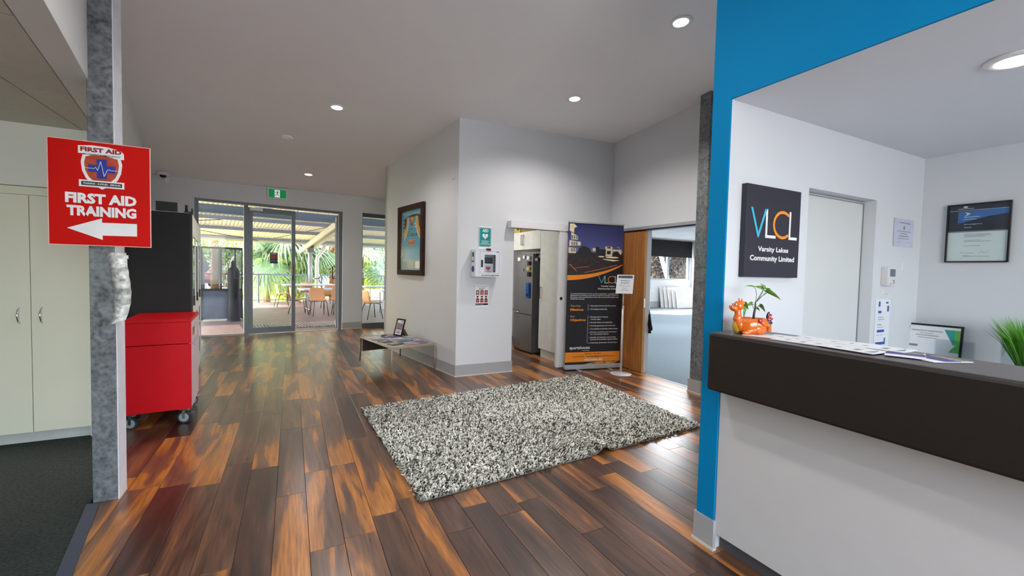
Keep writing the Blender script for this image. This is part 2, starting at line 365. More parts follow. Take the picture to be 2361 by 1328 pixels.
# ---- side room walls and tiled ceiling
struct(MB().box(-4.5, 4.612, 1.98, -1.28, 4.72, 2.55).box(-4.5, 5.2, 0, -1.4, 5.3, 2.5).box(-4.6, -3.5, 0, -4.5, 5.3, 2.6).build('wall_side_room', mat('side_room_paint', srgb(232, 233, 220), .6, var=.012, vs_=2)))
grid = struct(MB().prism([(fx(-3.5)-.03, -3.5), (fx(4.61)-.03, 4.61), (-4.5, 4.61), (-4.5, -3.5)], 2.462, 2.50).build('ceiling_side_room', mat('tile_gap', (.05, .05, .045), .8)))
M_tile = mat('ceiling_tile', srgb(206, 202, 190), .85, var=.03, vs_=30, bump=.15, bs=250)
xs = [-1.46-.6*k for k in range(6)]
for kx in range(-1, 5):
    xa = -1.46+.6 if kx < 0 else xs[kx]; xb = xa-.6
    for ky in range(-5, 3):
        ya = 2.63+1.03*ky
        p = clip([(xb+.006, ya+.006), (xa-.006, ya+.006), (xa-.006, min(ya+1.024, 4.608)), (xb+.006, min(ya+1.024, 4.608))], 1, .1694, -.905+.1694*2.597-.135)
        if len(p) >= 3: MB().prism(p, 2.446, 2.4615).build('ceiling_tile', M_tile, grid)
# ---- hall block: jersey wall, its return, and kitchen wall
w0 = KC; w1 = KC+2.63*Bd
mb = MB()
mb.prism([tuple(w0), tuple(w0+Pd*.12+np.array((0, -.0))), tuple(w1+Pd*.12), tuple(w1)], 0, ceil_z)
mb.prism([tuple(w1), tuple(w1-.12*Bd), tuple(w1+3.2*Pd-.12*Bd), tuple(w1+3.2*Pd)][::-1], 0, ceil_z)
struct(mb.build('wall_hall', M_wall))
KY = KC[1]
struct(MB().prism([(KC[0], KY), (2.765, KY), (2.765, KY+.11), (KC[0]+.1, KY+.11)], 0, ceil_z)
       .prism([(2.765, KY), (3.56, KY), (3.56, KY+.11), (2.765, KY+.11)], 2.04, ceil_z)
       .prism([(3.56, KY), (4.487, KY), (4.487, KY+.11), (3.56, KY+.11)], 0, ceil_z).build('wall_kitchen', M_wall))
# ---- right wall with the opening to the meeting room
WX = 4.49
struct(MB().prism([(WX, 4.60), (WX+.1, 4.60), (WX+.1, 9.0), (WX, 9.0)], 0, ceil_z)
       .prism([(WX, 3.64), (WX+.1, 3.64), (WX+.1, 4.60), (WX, 4.60)], 2.04, ceil_z)
       .prism([(4.37, 1.55), (WX+.1, 1.55), (WX+.1, 3.49), (4.37, 3.49)], 0, ceil_z)
       .prism([(4.47, 3.49), (WX+.1, 3.49), (WX+.1, 3.64), (4.47, 3.64)], 0, ceil_z).build('wall_right', M_wall))
# ---- reception: sign wall with door recess, side wall, ceiling, blue return and bulkhead
struct(MB().box(1.956, 1.455, 0, 2.66, 1.552, 2.301).box(2.66, 1.455, 1.94, 3.436, 1.552, 2.301).box(3.436, 1.455, 0, 4.092, 1.552, 2.301)
       .box(2.66, 1.545, 0, 3.436, 1.552, 1.94).build('wall_reception', M_wall))
struct(MB().box(4.092, -3.3, 0, 4.2, 1.552, 2.301).build('wall_reception_side', M_wall))
struct(MB().box(1.957, -3.5, 2.301, 4.2, 1.552, 2.36).build('ceiling_reception', M_ceil2))
struct(MB().box(1.945, 1.452, 0, 1.956, 1.555, 2.300)
       .prism([(1.945, -3.5), (1.957, -3.5), (1.957, 1.555), (1.945, 1.555)], 2.300, ceil_z).prism([(1.957, 1.47), (4.37, 1.47), (4.37, 1.555), (1.957, 1.555)], 2.362, ceil_z).build('wall_blue', M_blue))
# ---- behind the camera
struct(MB().prism([(-3.2, -3.6), (1.95, -3.6), (1.95, -3.5), (-3.2, -3.5)], 0, .35).prism([(-3.2, -3.6), (1.95, -3.6), (1.95, -3.5), (-3.2, -3.5)], 2.75, ceil_z)
       .prism([(-3.2, -3.6), (-1.2, -3.6), (-1.2, -3.5), (-3.2, -3.5)], .35, 2.75).prism([(1.9, -3.6), (1.95, -3.6), (1.95, -3.5), (1.9, -3.5)], .35, 2.75)
       .box(1.95, -3.5, 0, 4.2, -3.3, .75).box(1.95, -3.5, 2.1, 4.2, -3.3, 2.301).box(1.95, -3.5, .75, 2.2, -3.3, 2.1).box(3.95, -3.5, .75, 4.2, -3.3, 2.1).build('wall_rear', M_wall))
struct(MB().box(-4.6, -3.6, 0, -1.0, -3.5, 2.5).build('wall_side_room_rear', M_wall))
struct(MB().box(1.95, -3.3, -.06, 4.1, 1.46, -.002).build('floor_reception', M_carpetL), 'carpet behind the counter')
# ---- kitchen shell
struct(MB().box(1.9, 5.46, 2.62, 4.6, 9.2, 2.7).build('ceiling_kitchen', M_wall))
# ---- meeting room shell
mb = MB()
RY = 13.55
mb.box(4.5, RY, 0, 16.1, RY+.15, 1.18).box(4.5, RY, 2.75, 16.1, RY+.15, 3.1).box(4.5, RY, 1.18, 9.0, RY+.15, 2.75).box(15.86, RY, 1.18, 16.1, RY+.15, 2.75)
mb.box(15.96, 1.6, 0, 16.1, RY, 3.1).box(4.6, 1.55, 0, 16.1, 1.65, 3.1).box(4.59, 9.0, 0, 4.7, RY, 3.1)
struct(mb.build('wall_meeting_room', M_wall))
struct(MB().box(15.95, 1.65, 0, 15.965, RY, .26).box(4.7, RY-.012, 0, 15.95, RY, .26).build('baseboard_meeting_room', M_skirt))
gr = struct(MB().box(4.59, 1.6, 2.905, 16.1, RY, 2.96).build('ceiling_meeting_room', mat('grey_grid', srgb(150, 152, 160), .7)))
M_mtile = mat('pale_ceiling_tile', srgb(206, 208, 218), .85, var=.03, vs_=20)
lightpos = [(8.6, 6.8), (12.2, 10.4), (7.4, 4.4), (13.4, 8.0), (13.4, 11.6), (9.8, 10.4)]
nt_ = 0
for i in range(9):
    for j in range(9):
        x0 = 4.7+1.2*i; y0 = 2.0+1.2*j
        x1 = min(x0+1.19, 15.95); y1 = min(y0+1.19, RY)
        if x1-x0 < .2: continue
        MB().box(x0, y0, 2.89, x1, y1, 2.904).build('ceiling_tile', M_mtile, gr)
M_panel = mat('light_panel_glow', (1, 1, 1), .4, emit=(1, .98, .95), es=7.0)
for i, (x, y) in enumerate(((9.0, 8.2), (12.6, 9.5), (7.0, 4.6), (11.0, 6.0), (13.6, 6.2))):
    t_ = thing('ceiling_light', ['long ceiling light panel beyond the timber door, nearest', 'ceiling light panel deep in the meeting room by the column'][i] if i < 2 else ('ceiling light panel in the near left of the meeting room', 'ceiling light panel in the middle of the meeting room', 'ceiling light panel near the far right side of the meeting room')[i-2], 'ceiling light', (x, y, 2.878), 0, 'meeting room light panels')
    MB().box(-.6, -.15, 0, .6, .15, .012).build('frame', M_white, t_); MB().box(-.57, -.12, -.003, .57, .12, 0).build('diffuser', M_panel, t_)
    l = bpy.data.lights.new('tube_lamp', 'AREA'); l.shape = 'RECTANGLE'; l.size = 1.1; l.size_y = .22; l.energy = 130; l.color = (.96, .98, 1); lo = bpy.data.objects.new('tube_lamp', l); C.objects.link(lo); lo.parent = t_; lo.location = (0, 0, -.01)

# ---- skirtings (grey vinyl cove with a pale lip at the floor)
SK = .155
def skirt(n, poly_pts, z=SK, th=.008, nm=None):
    pts = [np.array(p, float) for p in poly_pts]; a = MB(); b = MB()
    def off(t):
        out = []
        for i, p in enumerate(pts):
            ns = []
            if i > 0: d = pts[i]-pts[i-1]; d = d/np.hypot(*d); ns.append(np.array([d[1], -d[0]]))
            if i < len(pts)-1: d = pts[i+1]-pts[i]; d = d/np.hypot(*d); ns.append(np.array([d[1], -d[0]]))
            m_ = sum(ns)/len(ns); m_ = m_/(m_@m_); out.append(p+m_*t)
        return out
    for mb_, t0, z0, z1 in ((a, th, 0, z), (b, th+.006, 0, .014)):
        o1 = off(t0)
        for i in range(len(pts)-1):
            mb_.prism([tuple(o1[i]), tuple(o1[i+1]), tuple(pts[i+1]), tuple(pts[i])], z0, z1)
    o = struct(a.build(nm or 'baseboard_%s' % n, M_skirt)); b.build('lip', M_skirtlip, o); return o
skirt('hall', [tuple(w1), tuple(w0), (2.765, KY), (2.765, KY+.1)])
skirt('back', [bw(2.606, .05)[:2], bw(2.606, 0)[:2], bw(3.034, 0)[:2], bw(3.034, .05)[:2]])
skirt('blue', [(1.956, 1.557), (1.945, 1.557), (1.945, 1.452), (1.958, 1.452)])
skirt('column', [(4.40, 3.645), (4.325, 3.645), (4.325, 3.485), (4.365, 3.485), (4.365, 1.62)], .16)
skirt('kitchen', [(3.56, KY), (4.487, KY), (4.487, 5.12)])

# ================================================================== GLAZED FRONT
fr = thing('shopfront_frame', 'grey aluminium frame around the glazed entrance on the back wall', 'door frame', bw(0, .05), YB)
a = MB(); a.box(-.1, 0, 0, -.034, .10, 2.667); a.build('jamb', M_alu, fr); MB().box(2.527, 0, 0, 2.602, .1, 2.667).build('jamb', M_alu, fr)
MB().box(.70, 0, 0, .775, .1, 2.62).build('mullion', M_alu, fr); MB().box(-.034, 0, 2.62, 2.527, .1, 2.667).build('head', M_alu, fr)
MB().box(-.034, 0, 0, .70, .1, .035).build('sill', mat('pale_sill', srgb(190, 190, 186), .5), fr); MB().box(-.034, .04, .035, .70, .048, 2.62).build('glass_pane', M_glass, fr)
MB().box(.775, 0, -.003, 2.527, .1, .006).build('threshold', M_skirt, fr)
def door_leaf(name, label, loc, rz, flip=1):
    t_ = thing(name, label, 'door', loc, rz)
    w, h = .86, 2.585
    a = MB(); s_ = 1
    a.box(0, -.022, .02, .075, .022, h).box(w-.075, -.022, .02, w, .022, h).box(.075, -.022, .02, w-.075, .022, .135).box(.075, -.022, h-.105, w-.075, .022, h)
    a.build('leaf_frame', M_alu, t_); MB().box(.075, -.004, .135, w-.075, .004, h-.105).build('glass_pane', M_glass, t_)
    b = MB().tube([(w-.04, -.02, 1.13), (w-.04, -.075, 1.13), (w-.055, -.095, 1.145), (w-.055, -.095, 1.42), (w-.04, -.075, 1.435), (w-.04, -.02, 1.435)], .013, 8)
    b.build('pull_handle', mat('bronze_handle', srgb(58, 52, 50), .3, .7), t_, smooth=True)
    MB().tube([(w-.04, .02, 1.13), (w-.05, .08, 1.14), (w-.05, .08, 1.42), (w-.04, .02, 1.435)], .013, 8).build('pull_handle', MATS['bronze_handle'], t_, smooth=True)
    return t_, w, h
d1, w, h = door_leaf('entrance_door', 'closed left glass leaf of the entrance with closer box and small poster', bw(.776, .065), YB)
MB().box(.02, -.07, 2.515, .245, -.022, 2.575).build('door_closer', M_white, d1, bevel=.004)
MB().box(.13, -.045, 2.578, .42, -.03, 2.594).build('closer_arm', M_chrome, d1)
pst = thing('glass_poster', 'small dark poster with red picture stuck on the closed glass door', 'poster', bw(1.158, .052), YB)
MB().rect(0, 1.462, .145, 1.688, 0, .001).build('sheet', mat('dark_poster', srgb(30, 48, 62), .4), pst)
MB().rect(.006, 1.56, .139, 1.645, -.0012, .001).build('picture', mat('red_picture', srgb(165, 50, 35), .5, var=.9, vs_=45), pst)
MB().rect(.006, 1.505, .139, 1.53, -.0012, .001).build('band', mat('teal_band', srgb(50, 120, 125), .5), pst)
MB().rect(.02, 1.655, .125, 1.662, -.0012, .001).rect(.03, 1.668, .115, 1.674, -.0012, .001).build('lettering', M_txtw, pst)
d2, w, h = door_leaf('entrance_door', 'open right glass leaf of the entrance swung outward, seen edge on', bw(2.515, .125), R(86.8))
MB().box(.0, -.07, 2.44, .10, -.022, 2.56).build('door_closer', M_white, d2, bevel=.004)
MB().tube([(.05, -.045, 2.575), (-.02, -.20, 2.59), (.02, -.30, 2.595)], .008, 6).build('closer_arm', M_chrome, d2)
fw = struct(MB().prism(bquad(3.038, .05, 4.4, .15), 2.60, 2.69).prism(bquad(3.038, .05, 4.4, .15), 0, .105).prism(bquad(3.038, .05, 3.062, .15), .105, 2.6).build('window_1', mat('mid_grey_frame', srgb(92, 94, 104), .4, .2)))
MB().prism(bquad(3.062, .09, 4.4, .098), .105, 2.6).build('glass_pane', M_glass, fw)

# ================================================================== COLUMNS
t_ = thing('steel_column', 'galvanised steel column at left holding the red first aid sign', 'column', (-.977, 3.378, 0))
zt = ceil_z(-.97, 3.37)
a = MB().box(-.057, -.068, 0, .057, .052, zt); a.build('shaft', M_galv, t_, bevel=.004)
MB().box(.0575, -.066, 0, .0625, .068, zt).build('lit_side_sheet', mat('lit_side_white', srgb(226, 226, 232), .5, 0, var=.10), t_)  # pale sheet over the side face, painting in the light that falls there
t_ = thing('steel_column', 'galvanised steel column beside the meeting room opening', 'column', (4.40, 3.565, 0))
zt = ceil_z(4.4, 3.56)
MB().box(-.07, -.075, 0, .068, .073, zt).build('shaft', M_galv, t_, bevel=.004)

# ================================================================== SIGNS
# --- red first aid sign
SX0, SX1, SZ0, SZ1 = -1.189, -.748, 1.511, 2.095
t_ = thing('first_aid_sign', 'red first aid training sign with white arrow on the steel column', 'sign', (SX0, 3.285, SZ0))
sw, sh_ = SX1-SX0, SZ1-SZ0
MB().box(0, 0, 0, sw, .006, sh_).build('panel', M_signred, t_)
a = MB(); frame_bars(a, -.002, -.002, sw+.002, sh_+.002, .0035, -.0006, .0062); a.build('edge', mat('sign_edge', srgb(232, 190, 182), .5), t_)
def nx(px): return (px-108)/(346-108)*sw
def nz(py, px=230):   # rows on the flattened sign
    top = 315+(px-108)*.1135; bot = 563+(px-108)*.03; return (bot-py)/(bot-top)*sh_
a = MB().plate([(nx(148), nz(525, 148)), (nx(229), nz(553, 229)), (nx(229), nz(543, 229)), (nx(312), nz(545, 312)), (nx(312), nz(516, 312)), (nx(228), nz(513, 228)), (nx(228), nz(503, 228))], -.0012)
a.build('arrow', M_txtw, t_)
MB().text('FIRST AID', nx(145), nx(312), nz(471, 230), nz(447, 230), bold=.05).text('TRAINING', nx(148), nx(311), nz(500, 230), nz(476, 230), bold=.05).build('lettering', M_txtw, t_)
# badge
cx = nx(229.5)
bz = lambda py: nz(py, 229.5)
def sc_(pts): return [(cx+a_*sw, b_) for a_, b_ in pts]
shield = lambda k: [(cx+x*k*.195*sw/.45*.45, bz(384)+z*k) for x, z in
    [(-.95, .060), (-.6, .072), (0, .078), (.6, .072), (.95, .060), (1.04, .02), (.98, -.03), (.80, -.07), (.45, -.105), (0, -.128), (-.45, -.105), (-.80, -.07), (-.98, -.03), (-1.04, .02)]]
MB().plate(shield(1.0), -.0010).build('badge_border', M_txtw, t_)
MB().plate(shield(.84), -.0016).build('badge_field', mat('badge_orange', srgb(176, 62, 34), .5, var=.45, vs_=18), t_)
ax, az = .022, .052
b0_ = bz(390)
MB().plate([(cx-ax, b0_-.052), (cx+ax, b0_-.052), (cx+ax, b0_-.018), (cx+.060, b0_-.018), (cx+.060, b0_+.022), (cx+ax, b0_+.022), (cx+ax, b0_+.056), (cx-ax, b0_+.056), (cx-ax, b0_+.022), (cx-.058, b0_+.022), (cx-.058, b0_-.018), (cx-ax, b0_-.018)], -.0022).build('badge_cross', mat('cross_blue', srgb(28, 50, 150), .5, var=.25, vs_=20), t_)
def poly_line(mb, pts, w_, y):
    for (x0, z0), (x1, z1) in zip(pts, pts[1:]):
        d = np.array([x1-x0, z1-z0]); l = np.hypot(*d); d = d/l; n_ = np.array([-d[1], d[0]])*w_/2
        p = [(x0-n_[0], z0-n_[1]), (x1-n_[0], z1-n_[1]), (x1+n_[0], z1+n_[1]), (x0+n_[0], z0+n_[1])]
        mb.plate(p, y, .0004)
a = MB(); poly_line(a, [(cx+x, bz(390)+z) for x, z in [(-.078, .002), (-.032, .002), (-.026, .010), (-.018, -.008), (-.004, .045), (.010, -.040), (.022, -.006), (.030, .004), (.038, -.002), (.082, -.002)]], .0022, -.0028)
a.build('heart_trace', M_txtw, t_)
a = MB().plate([(cx-.100, bz(345)-.030), (cx-.100, bz(345)+.012), (cx-.04, bz(345)+.020), (cx+.03, bz(345)+.018), (cx+.085, bz(345)+.004), (cx+.098, bz(345)-.012), (cx+.098, bz(345)-.045), (cx+.06, bz(345)-.044), (cx, bz(345)-.028)], -.0018)
a.build('badge_title_backing', M_txtw, t_)
MB().text('FIRST AID', cx-.09, cx+.088, bz(345)-.018, bz(345)+.008, y=-.0026, bold=.05).build('badge_title', M_txtr, t_)
MB().text('ACCIDENT & EMERGENCY', cx-.078, cx+.082, bz(345)-.036, bz(345)-.027, y=-.0026, bold=.02).build('badge_subtitle', M_txtk, t_)
MB().rect(cx-.098, bz(424)-.020, cx+.098, bz(424)+.018, -.0026).build('badge_strap_border', M_txtw, t_)
MB().rect(cx-.088, bz(424)-.012, cx+.088, bz(424)+.010, -.0034).build('badge_strap', M_txtk, t_)
MB().text('TRAINING - SUPPLIES - SERVICES', cx-.082, cx+.082, bz(424)-.006, bz(424)+.004, y=-.004, bold=.02).build('strap_lettering', M_txtw, t_)
# --- curled strip of photo sheets on the column
t_ = thing('flyer_strip', 'curled strip of printed photo sheets taped to the left steel column', 'leaflet', (-.905, 3.300, 1.27))
v = []; f = []; N = 40
for i in range(N+1):
    s_ = i/N; z = .205-.41*s_; x = -.036+.022*math.sin(s_*PI*1.05); y = -.02-.028*math.sin(s_*PI*1.9)-.004*math.sin(s_*40)
    ws = .08-.004*s_; dz = .012*s_
    v += [(x, y, z-dz*1.3), (x+ws*.5, y-.012, z), (x+ws, y+.004, z+dz*1.3)]
for i in range(N): f += [(3*i, 3*i+3, 3*i+4, 3*i+1), (3*i+1, 3*i+4, 3*i+5, 3*i+2)]
o = MB().add(v, f).build('sheet', mat('printed_photo_sheet', (.60, .61, .58), .5, var=.6, vs_=34), t_, smooth=True)
s_ = o.modifiers.new('thick', 'SOLIDIFY'); s_.thickness = .0015
MB().box(-.012, -.018, .17, .05, -.002, .19).build('tape', M_paper, t_)
# --- VLCL sign on the reception wall
t_ = thing('reception_sign', 'black VLCL sign with coloured letters on the white reception wall', 'sign', (2.062, 1.425, 1.417), 0)
MB().box(0, 0, 0, .47, .028, .478).build('panel', mat('sign_charcoal', srgb(38, 37, 50), .55, var=.04), t_, bevel=.001)
def q7(px, py):   # crop coordinates of the sign picture
    u = (px-252)/(606-252); top = 72+(px-265)*.156; bot = 692; return (u*.47, (bot-py)/(bot-top)*.478)
def qp(*pts): return [q7(*p) for p in pts]
lw_ = .013
def thick_letter(kind, x0, x1, z0, z1, w_, y=-.002):
    m_ = MB()
    if kind == 'V': m_.plate([(x0, z1), ((x0+x1)/2-w_*.35, z0), ((x0+x1)/2+w_*.35, z0), (x1, z1), (x1-w_*1.05, z1), ((x0+x1)/2, z0+(z1-z0)*.17), (x0+w_*1.05, z1)], y)
    if kind == 'L': m_.plate([(x0, z0), (x1, z0), (x1, z0+w_), (x0+w_, z0+w_), (x0+w_, z1), (x0, z1)], y)
    if kind == 'C':
        cx_, cz_, rx_, rz_ = x0+(x1-x0)*.58, (z0+z1)/2, (x1-x0)*.58, (z1-z0)/2
        for k in range(24):
            a0 = R(48+k*11); a1 = R(48+(k+1)*11)
            if 48+(k+1)*11 > 313: break
            m_.plate([(cx_+rx_*math.cos(a0), cz_+rz_*math.sin(a0)), (cx_+rx_*math.cos(a1), cz_+rz_*math.sin(a1)), (cx_+(rx_-w_)*math.cos(a1), cz_+(rz_-w_)*math.sin(a1)), (cx_+(rx_-w_)*math.cos(a0), cz_+(rz_-w_)*math.sin(a0))], y)
    return m_
def vlcl(par, x0, x1, z0, z1, w_, y=-.002):
    s = (x1-x0)
    thick_letter('V', x0, x0+.33*s, z0, z1, w_, y).build('letter_v', M_txtcy, par)
    thick_letter('L', x0+.31*s, x0+.53*s, z0, z1, w_, y).build('letter_l', M_txtw, par)
    thick_letter('C', x0+.465*s, x0+.825*s, z0, z1, w_, y).build('letter_c', M_orange, par)
    thick_letter('L', x0+.815*s, x1, z0, z1, w_, y).build('letter_l', M_txtw, par)
vlcl(t_, .035, .443, .208, .360, .015)
MB().text('Varsity Lakes', .105, .370, .128, .162, bold=.03).text('Community Limited', .042, .428, .078, .115, bold=.03).build('lettering', M_txtw, t_)
# --- AED sign and cabinet and poster on the kitchen wall
t_ = thing('aed_sign', 'teal and white AED sign above the white defibrillator cabinet', 'sign', (2.232, KY-.006, 1.735))
MB().box(0, 0, -.03, .185, .004, .275).build('backing', M_paper, t_)
teal = mat('aed_teal', srgb(0, 140, 140), .45, var=.03)
MB().plate([(.012, .0), (.172, .0), (.18, .01), (.18, .25), (.172, .258), (.012, .258), (.004, .25), (.004, .01)], -.001).build('panel', teal, t_)
a = MB(); 
for p in (((.012, .008), (.172, .008)), ((.172, .008), (.172, .25)), ((.172, .25), (.012, .25)), ((.012, .25), (.012, .008))): poly_line(a, p, .003, -.002)
a.text('AED', .048, .138, .198, .238, bold=.04).build('lettering', M_txtw, t_)
def heart(cx_, cz_, s_, n=30):
    out = []
    for k in range(n):
        a_ = 2*PI*k/n; out.append((cx_+s_*.0625*16*math.sin(a_)**3*.5, cz_+s_*.0625*(13*math.cos(a_)-5*math.cos(2*a_)-2*math.cos(3*a_)-math.cos(4*a_))*.5))
    return out
MB().plate(heart(.092, .145, .085), -.002).build('heart', M_txtw, t_)
MB().plate([(.083, .163), (.097, .150), (.092, .148), (.104, .132), (.088, .146), (.093, .149), (.080, .160)], -.003).build('bolt', M_txtk, t_)
MB().text('AUTOMATED', .035, .15, .072, .084, bold=.03).text('EXTERNAL', .043, .142, .052, .064, bold=.03).text('DEFIBRILLATOR', .022, .163, .032, .044, bold=.03).build('small_lettering', M_txtw, t_)
t_ = thing('defibrillator_cabinet', 'white wall cabinet holding a defibrillator, red heart behind its window', 'cabinet', (2.125, 5.20, 1.335))
cw, ch = .38, .352
a = MB(); a.box(0, .015, 0, cw, .155, .018).box(0, .015, ch-.018, cw, .155, ch).box(0, .015, .018, .018, .155, ch-.018).box(cw-.018, .015, .018, cw, .155, ch-.018).box(.018, .145, .018, cw-.018, .155, ch-.018)
mw = mat('cabinet_white_metal', (.74, .74, .82), .4, var=.01)
a.build('body', mw, t_)
a = MB().box(.0, 0, 0, .075, .015, ch).box(.29, 0, 0, cw, .015, ch).box(.075, 0, 0, .29, .015, .06).box(.075, 0, .29, .29, .015, ch)
a.box(.075, 0, .06, .13, .015, .29)
a.build('front', mw, t_)
MB().box(.13, .004, .06, .29, .007, .29).build('window', M_acr, t_)
MB().box(.08, -.002, .125, .108, 0, .22).build('latch', M_txtk, t_)
a = MB()
for p in (((.065, .045), (.345, .045)), ((.345, .045), (.345, .335)), ((.345, .335), (.065, .335)), ((.065, .335), (.065, .045))): poly_line(a, p, .0025, -.0006)
a.build('door_seam', M_txtg, t_)
MB().text('CALL 000 FOR AMBULANCE', .085, .345, .010, .028, y=-.001, bold=.03).build('lettering', M_txtk, t_)
MB().box(.155, -.01, ch-.008, .215, .02, ch+.022).build('red_beacon', mat('dark_red_beacon', srgb(110, 10, 14), .3), t_)
MB().box(.30, -.0012, .325, .335, -.0002, .334).build('blue_badge', M_txtb, t_)
sd_ = thing('side_labels_holder', '', '')
bpy.data.objects.remove(sd_)
MB().box(-.0015, .045, .19, 0, .115, .32).build('side_label', mat('aed_green', srgb(20, 110, 60), .5), t_)
MB().box(-.0025, .06, .21, -.0012, .1, .26).build('side_label_mark', M_txtw, t_)
MB().tube([(-.0015, .08, .10), (.001, .08, .10)], .042, 20).build('side_badge', mat('badge_navy', srgb(50, 46, 120), .5), t_)
t2 = thing('defibrillator', 'grey defibrillator case with red heart behind the cabinet window', 'defibrillator', (2.265, 5.23, 1.356))
MB().box(-.012, .01, .0, .15, .10, .155).build('case', mat('pale_grey_plastic', srgb(190, 200, 206), .4), t2, bevel=.02)
MB().box(.0, .06, .16, .15, .11, .235).build('lid', mat('dark_grey_case', srgb(70, 74, 84), .5), t2, bevel=.01)
MB().plate(heart(.06, .09, .068), .0085).build('heart', mat('heart_red', srgb(205, 40, 50), .4), t2)
MB().box(.035, .0075, .022, .11, .0095, .045).build('label_plate', M_txtk, t2)
t_ = thing('instruction_poster', 'white poster with three red step columns below the defibrillator cabinet', 'poster', (2.196, KY-.004, .925))
MB().box(0, 0, 0, .198, .002, .30).build('sheet', M_paper, t_)
MB().text('Three steps to save a life', .012, .186, .274, .284, bold=.02).rect(.05, .254, .15, .258, -.001).rect(.05, .243, .13, .247, -.001).rect(.05, .232, .12, .236, -.001).build('heading', M_txtk, t_)
for i in range(3):
    x = .014+.0615*i
    MB().plate([(x, .225), (x, .155), (x+.022, .170), (x+.045, .155), (x+.045, .225)], -.001).build('step_banner', M_txtr, t_)
    MB().text(str(i+1), x+.014, x+.030, .180, .212, bold=.04).build('step_number', M_txtw, t_)
    MB().plate(ell(x+.022, .138, .016, .012, 12), -.001).build('step_icon', M_txtk, t_)
    MB().plate([(x, .06), (x+.045, .06), (x+.045, .105), (x+.022, .125), (x, .105)], -.001).build('step_panel', M_txtr, t_)
    MB().text(['CALL\n000', 'PUSH\nPADS', 'FIT\nAED'][i][:4], x+.008, x+.037, .078, .090, bold=.02).build('step_word', M_txtw, t_)
MB().rect(.008, .022, .190, .048, -.001).build('footer', M_txtk, t_)
MB().text('000 emergency', .02, .12, .030, .040, y=-.0025, bold=.02).build('footer_lettering', M_txtw, t_)
# --- exit sign
t_ = thing('exit_sign', 'green running man exit sign above the glass entrance', 'exit sign', bw(1.10, -.05), YB)
MB().box(0, 0, 2.80, .36, .05, 3.015).build('housing', M_white, t_, bevel=.006)
MB().box(.02, -.004, 2.815, .34, 0, 2.985).build('diffuser', mat('exit_green', srgb(0, 120, 62), .3, emit=srgb(0, 130, 70), es=.55), t_)
MB().rect(.13, 2.825, .225, 2.975, -.0052).build('door_symbol', mat('exit_white', (.85, .9, .88), .4, emit=(.8, .9, .86), es=.5), t_)
a = MB(); cx = .178
a.plate(ell(cx+.012, 2.957, .009, .009, 12), -.0066)
for p, w_ in (([(cx+.006, 2.94), (cx-.002, 2.90)], .018), ([(cx+.004, 2.94), (cx-.022, 2.93), (cx-.034, 2.912)], .008), ([(cx+.006, 2.94), (cx+.026, 2.925), (cx+.04, 2.93)], .008),
              ([(cx-.002, 2.90), (cx+.018, 2.885), (cx+.012, 2.85)], .010), ([(cx-.002, 2.90), (cx-.020, 2.872), (cx-.046, 2.858)], .010)): poly_line(a, p, w_, -.0066)
a.build('running_figure', mat('exit_figure', srgb(0, 90, 50), .4), t_)
# ================================================================== CEILING FITTINGS
M_lens = mat('lamp_lens', (1, 1, 1), .3, emit=(1, .97, .93), es=14.0)
SL = math.atan(.062)
def downlight(x, y, label, power=75, z=None, rx=None, spot=True):
    zz = ceil_z(x, y) if z is None else z
    t_ = thing('downlight', label, 'downlight', (x, y, zz), 0, None, rx=(-SL if z is None else 0))
    MB().lathe([(.062, 0), (.092, 0), (.094, -.004), (.086, -.010), (.064, -.012), (.062, -.006)], n=32, cap=False).build('trim_ring', M_white, t_, smooth=True)
    MB().lathe([(.063, -.004), (.060, -.007), (.0, -.0085)], n=28, cap=False).build('lens', M_lens, t_, smooth=True)
    if spot:
        l = bpy.data.lights.new('lamp', 'SPOT'); l.energy = power; l.spot_size = R(150); l.spot_blend = .6; l.shadow_soft_size = .06; l.color = (1, .96, .92)
        lo = bpy.data.objects.new('lamp', l); C.objects.link(lo); lo.parent = t_; lo.location = (0, 0, -.03)
    return t_
LP = 96
downlight(2.951, 2.712, 'ceiling downlight nearest the blue bulkhead', LP)
downlight(2.982, 4.299, 'ceiling downlight over the end of the rug by the banner', LP)
downlight(.482, 5.632, 'ceiling downlight over the middle of the hall', LP)
downlight(.277, 8.903, 'small far ceiling downlight near the glass entrance', 40)
downlight(2.541, .643, 'downlight in the low white reception ceiling', 7, z=2.301)
for x, y, lb in ((.5, 2.2, 'ceiling downlight just above the top of the photo'), (.5, -.9, 'ceiling downlight furthest behind the viewpoint'), (-.3, .6, 'ceiling downlight directly over the viewpoint')): downlight(x, y, lb, LP if y > 2 else 62)
t_ = thing('smoke_detector', 'flat white smoke detector disc on the hall ceiling', 'smoke detector', (-.06, 6.945, ceil_z(-.06, 6.945)), 0, rx=-SL)
MB().lathe([(.075, 0), (.078, -.010), (.07, -.02), (.035, -.024), (.0, -.026)], n=28).build('base', M_white, t_, smooth=True)
MB().lathe([(.030, -.0235), (.028, -.032), (0, -.034)], n=20).build('sensor_cap', M_paper, t_, smooth=True)
t_ = thing('security_camera', 'white dome camera on the wall near the entrance ceiling', 'camera', (-2.02, 9.66, ceil_z(-2.02, 9.66)), 0)
MB().lathe([(.085, 0), (.09, -.03), (.075, -.045), (.05, -.05)], n=24).build('housing', M_white, t_, smooth=True)
MB().lathe([(.052, -.045), (.045, -.075), (.025, -.092), (0, -.096)], n=20).build('dome', M_blackg, t_, smooth=True)
t_ = thing('switch_plate', 'small white fitting on the back wall beside the dome camera', 'wall fitting', bw(-.50, -.015), YB)
MB().box(-.03, 0, 2.88, .03, .015, 2.96).build('plate', M_white, t_, bevel=.003)

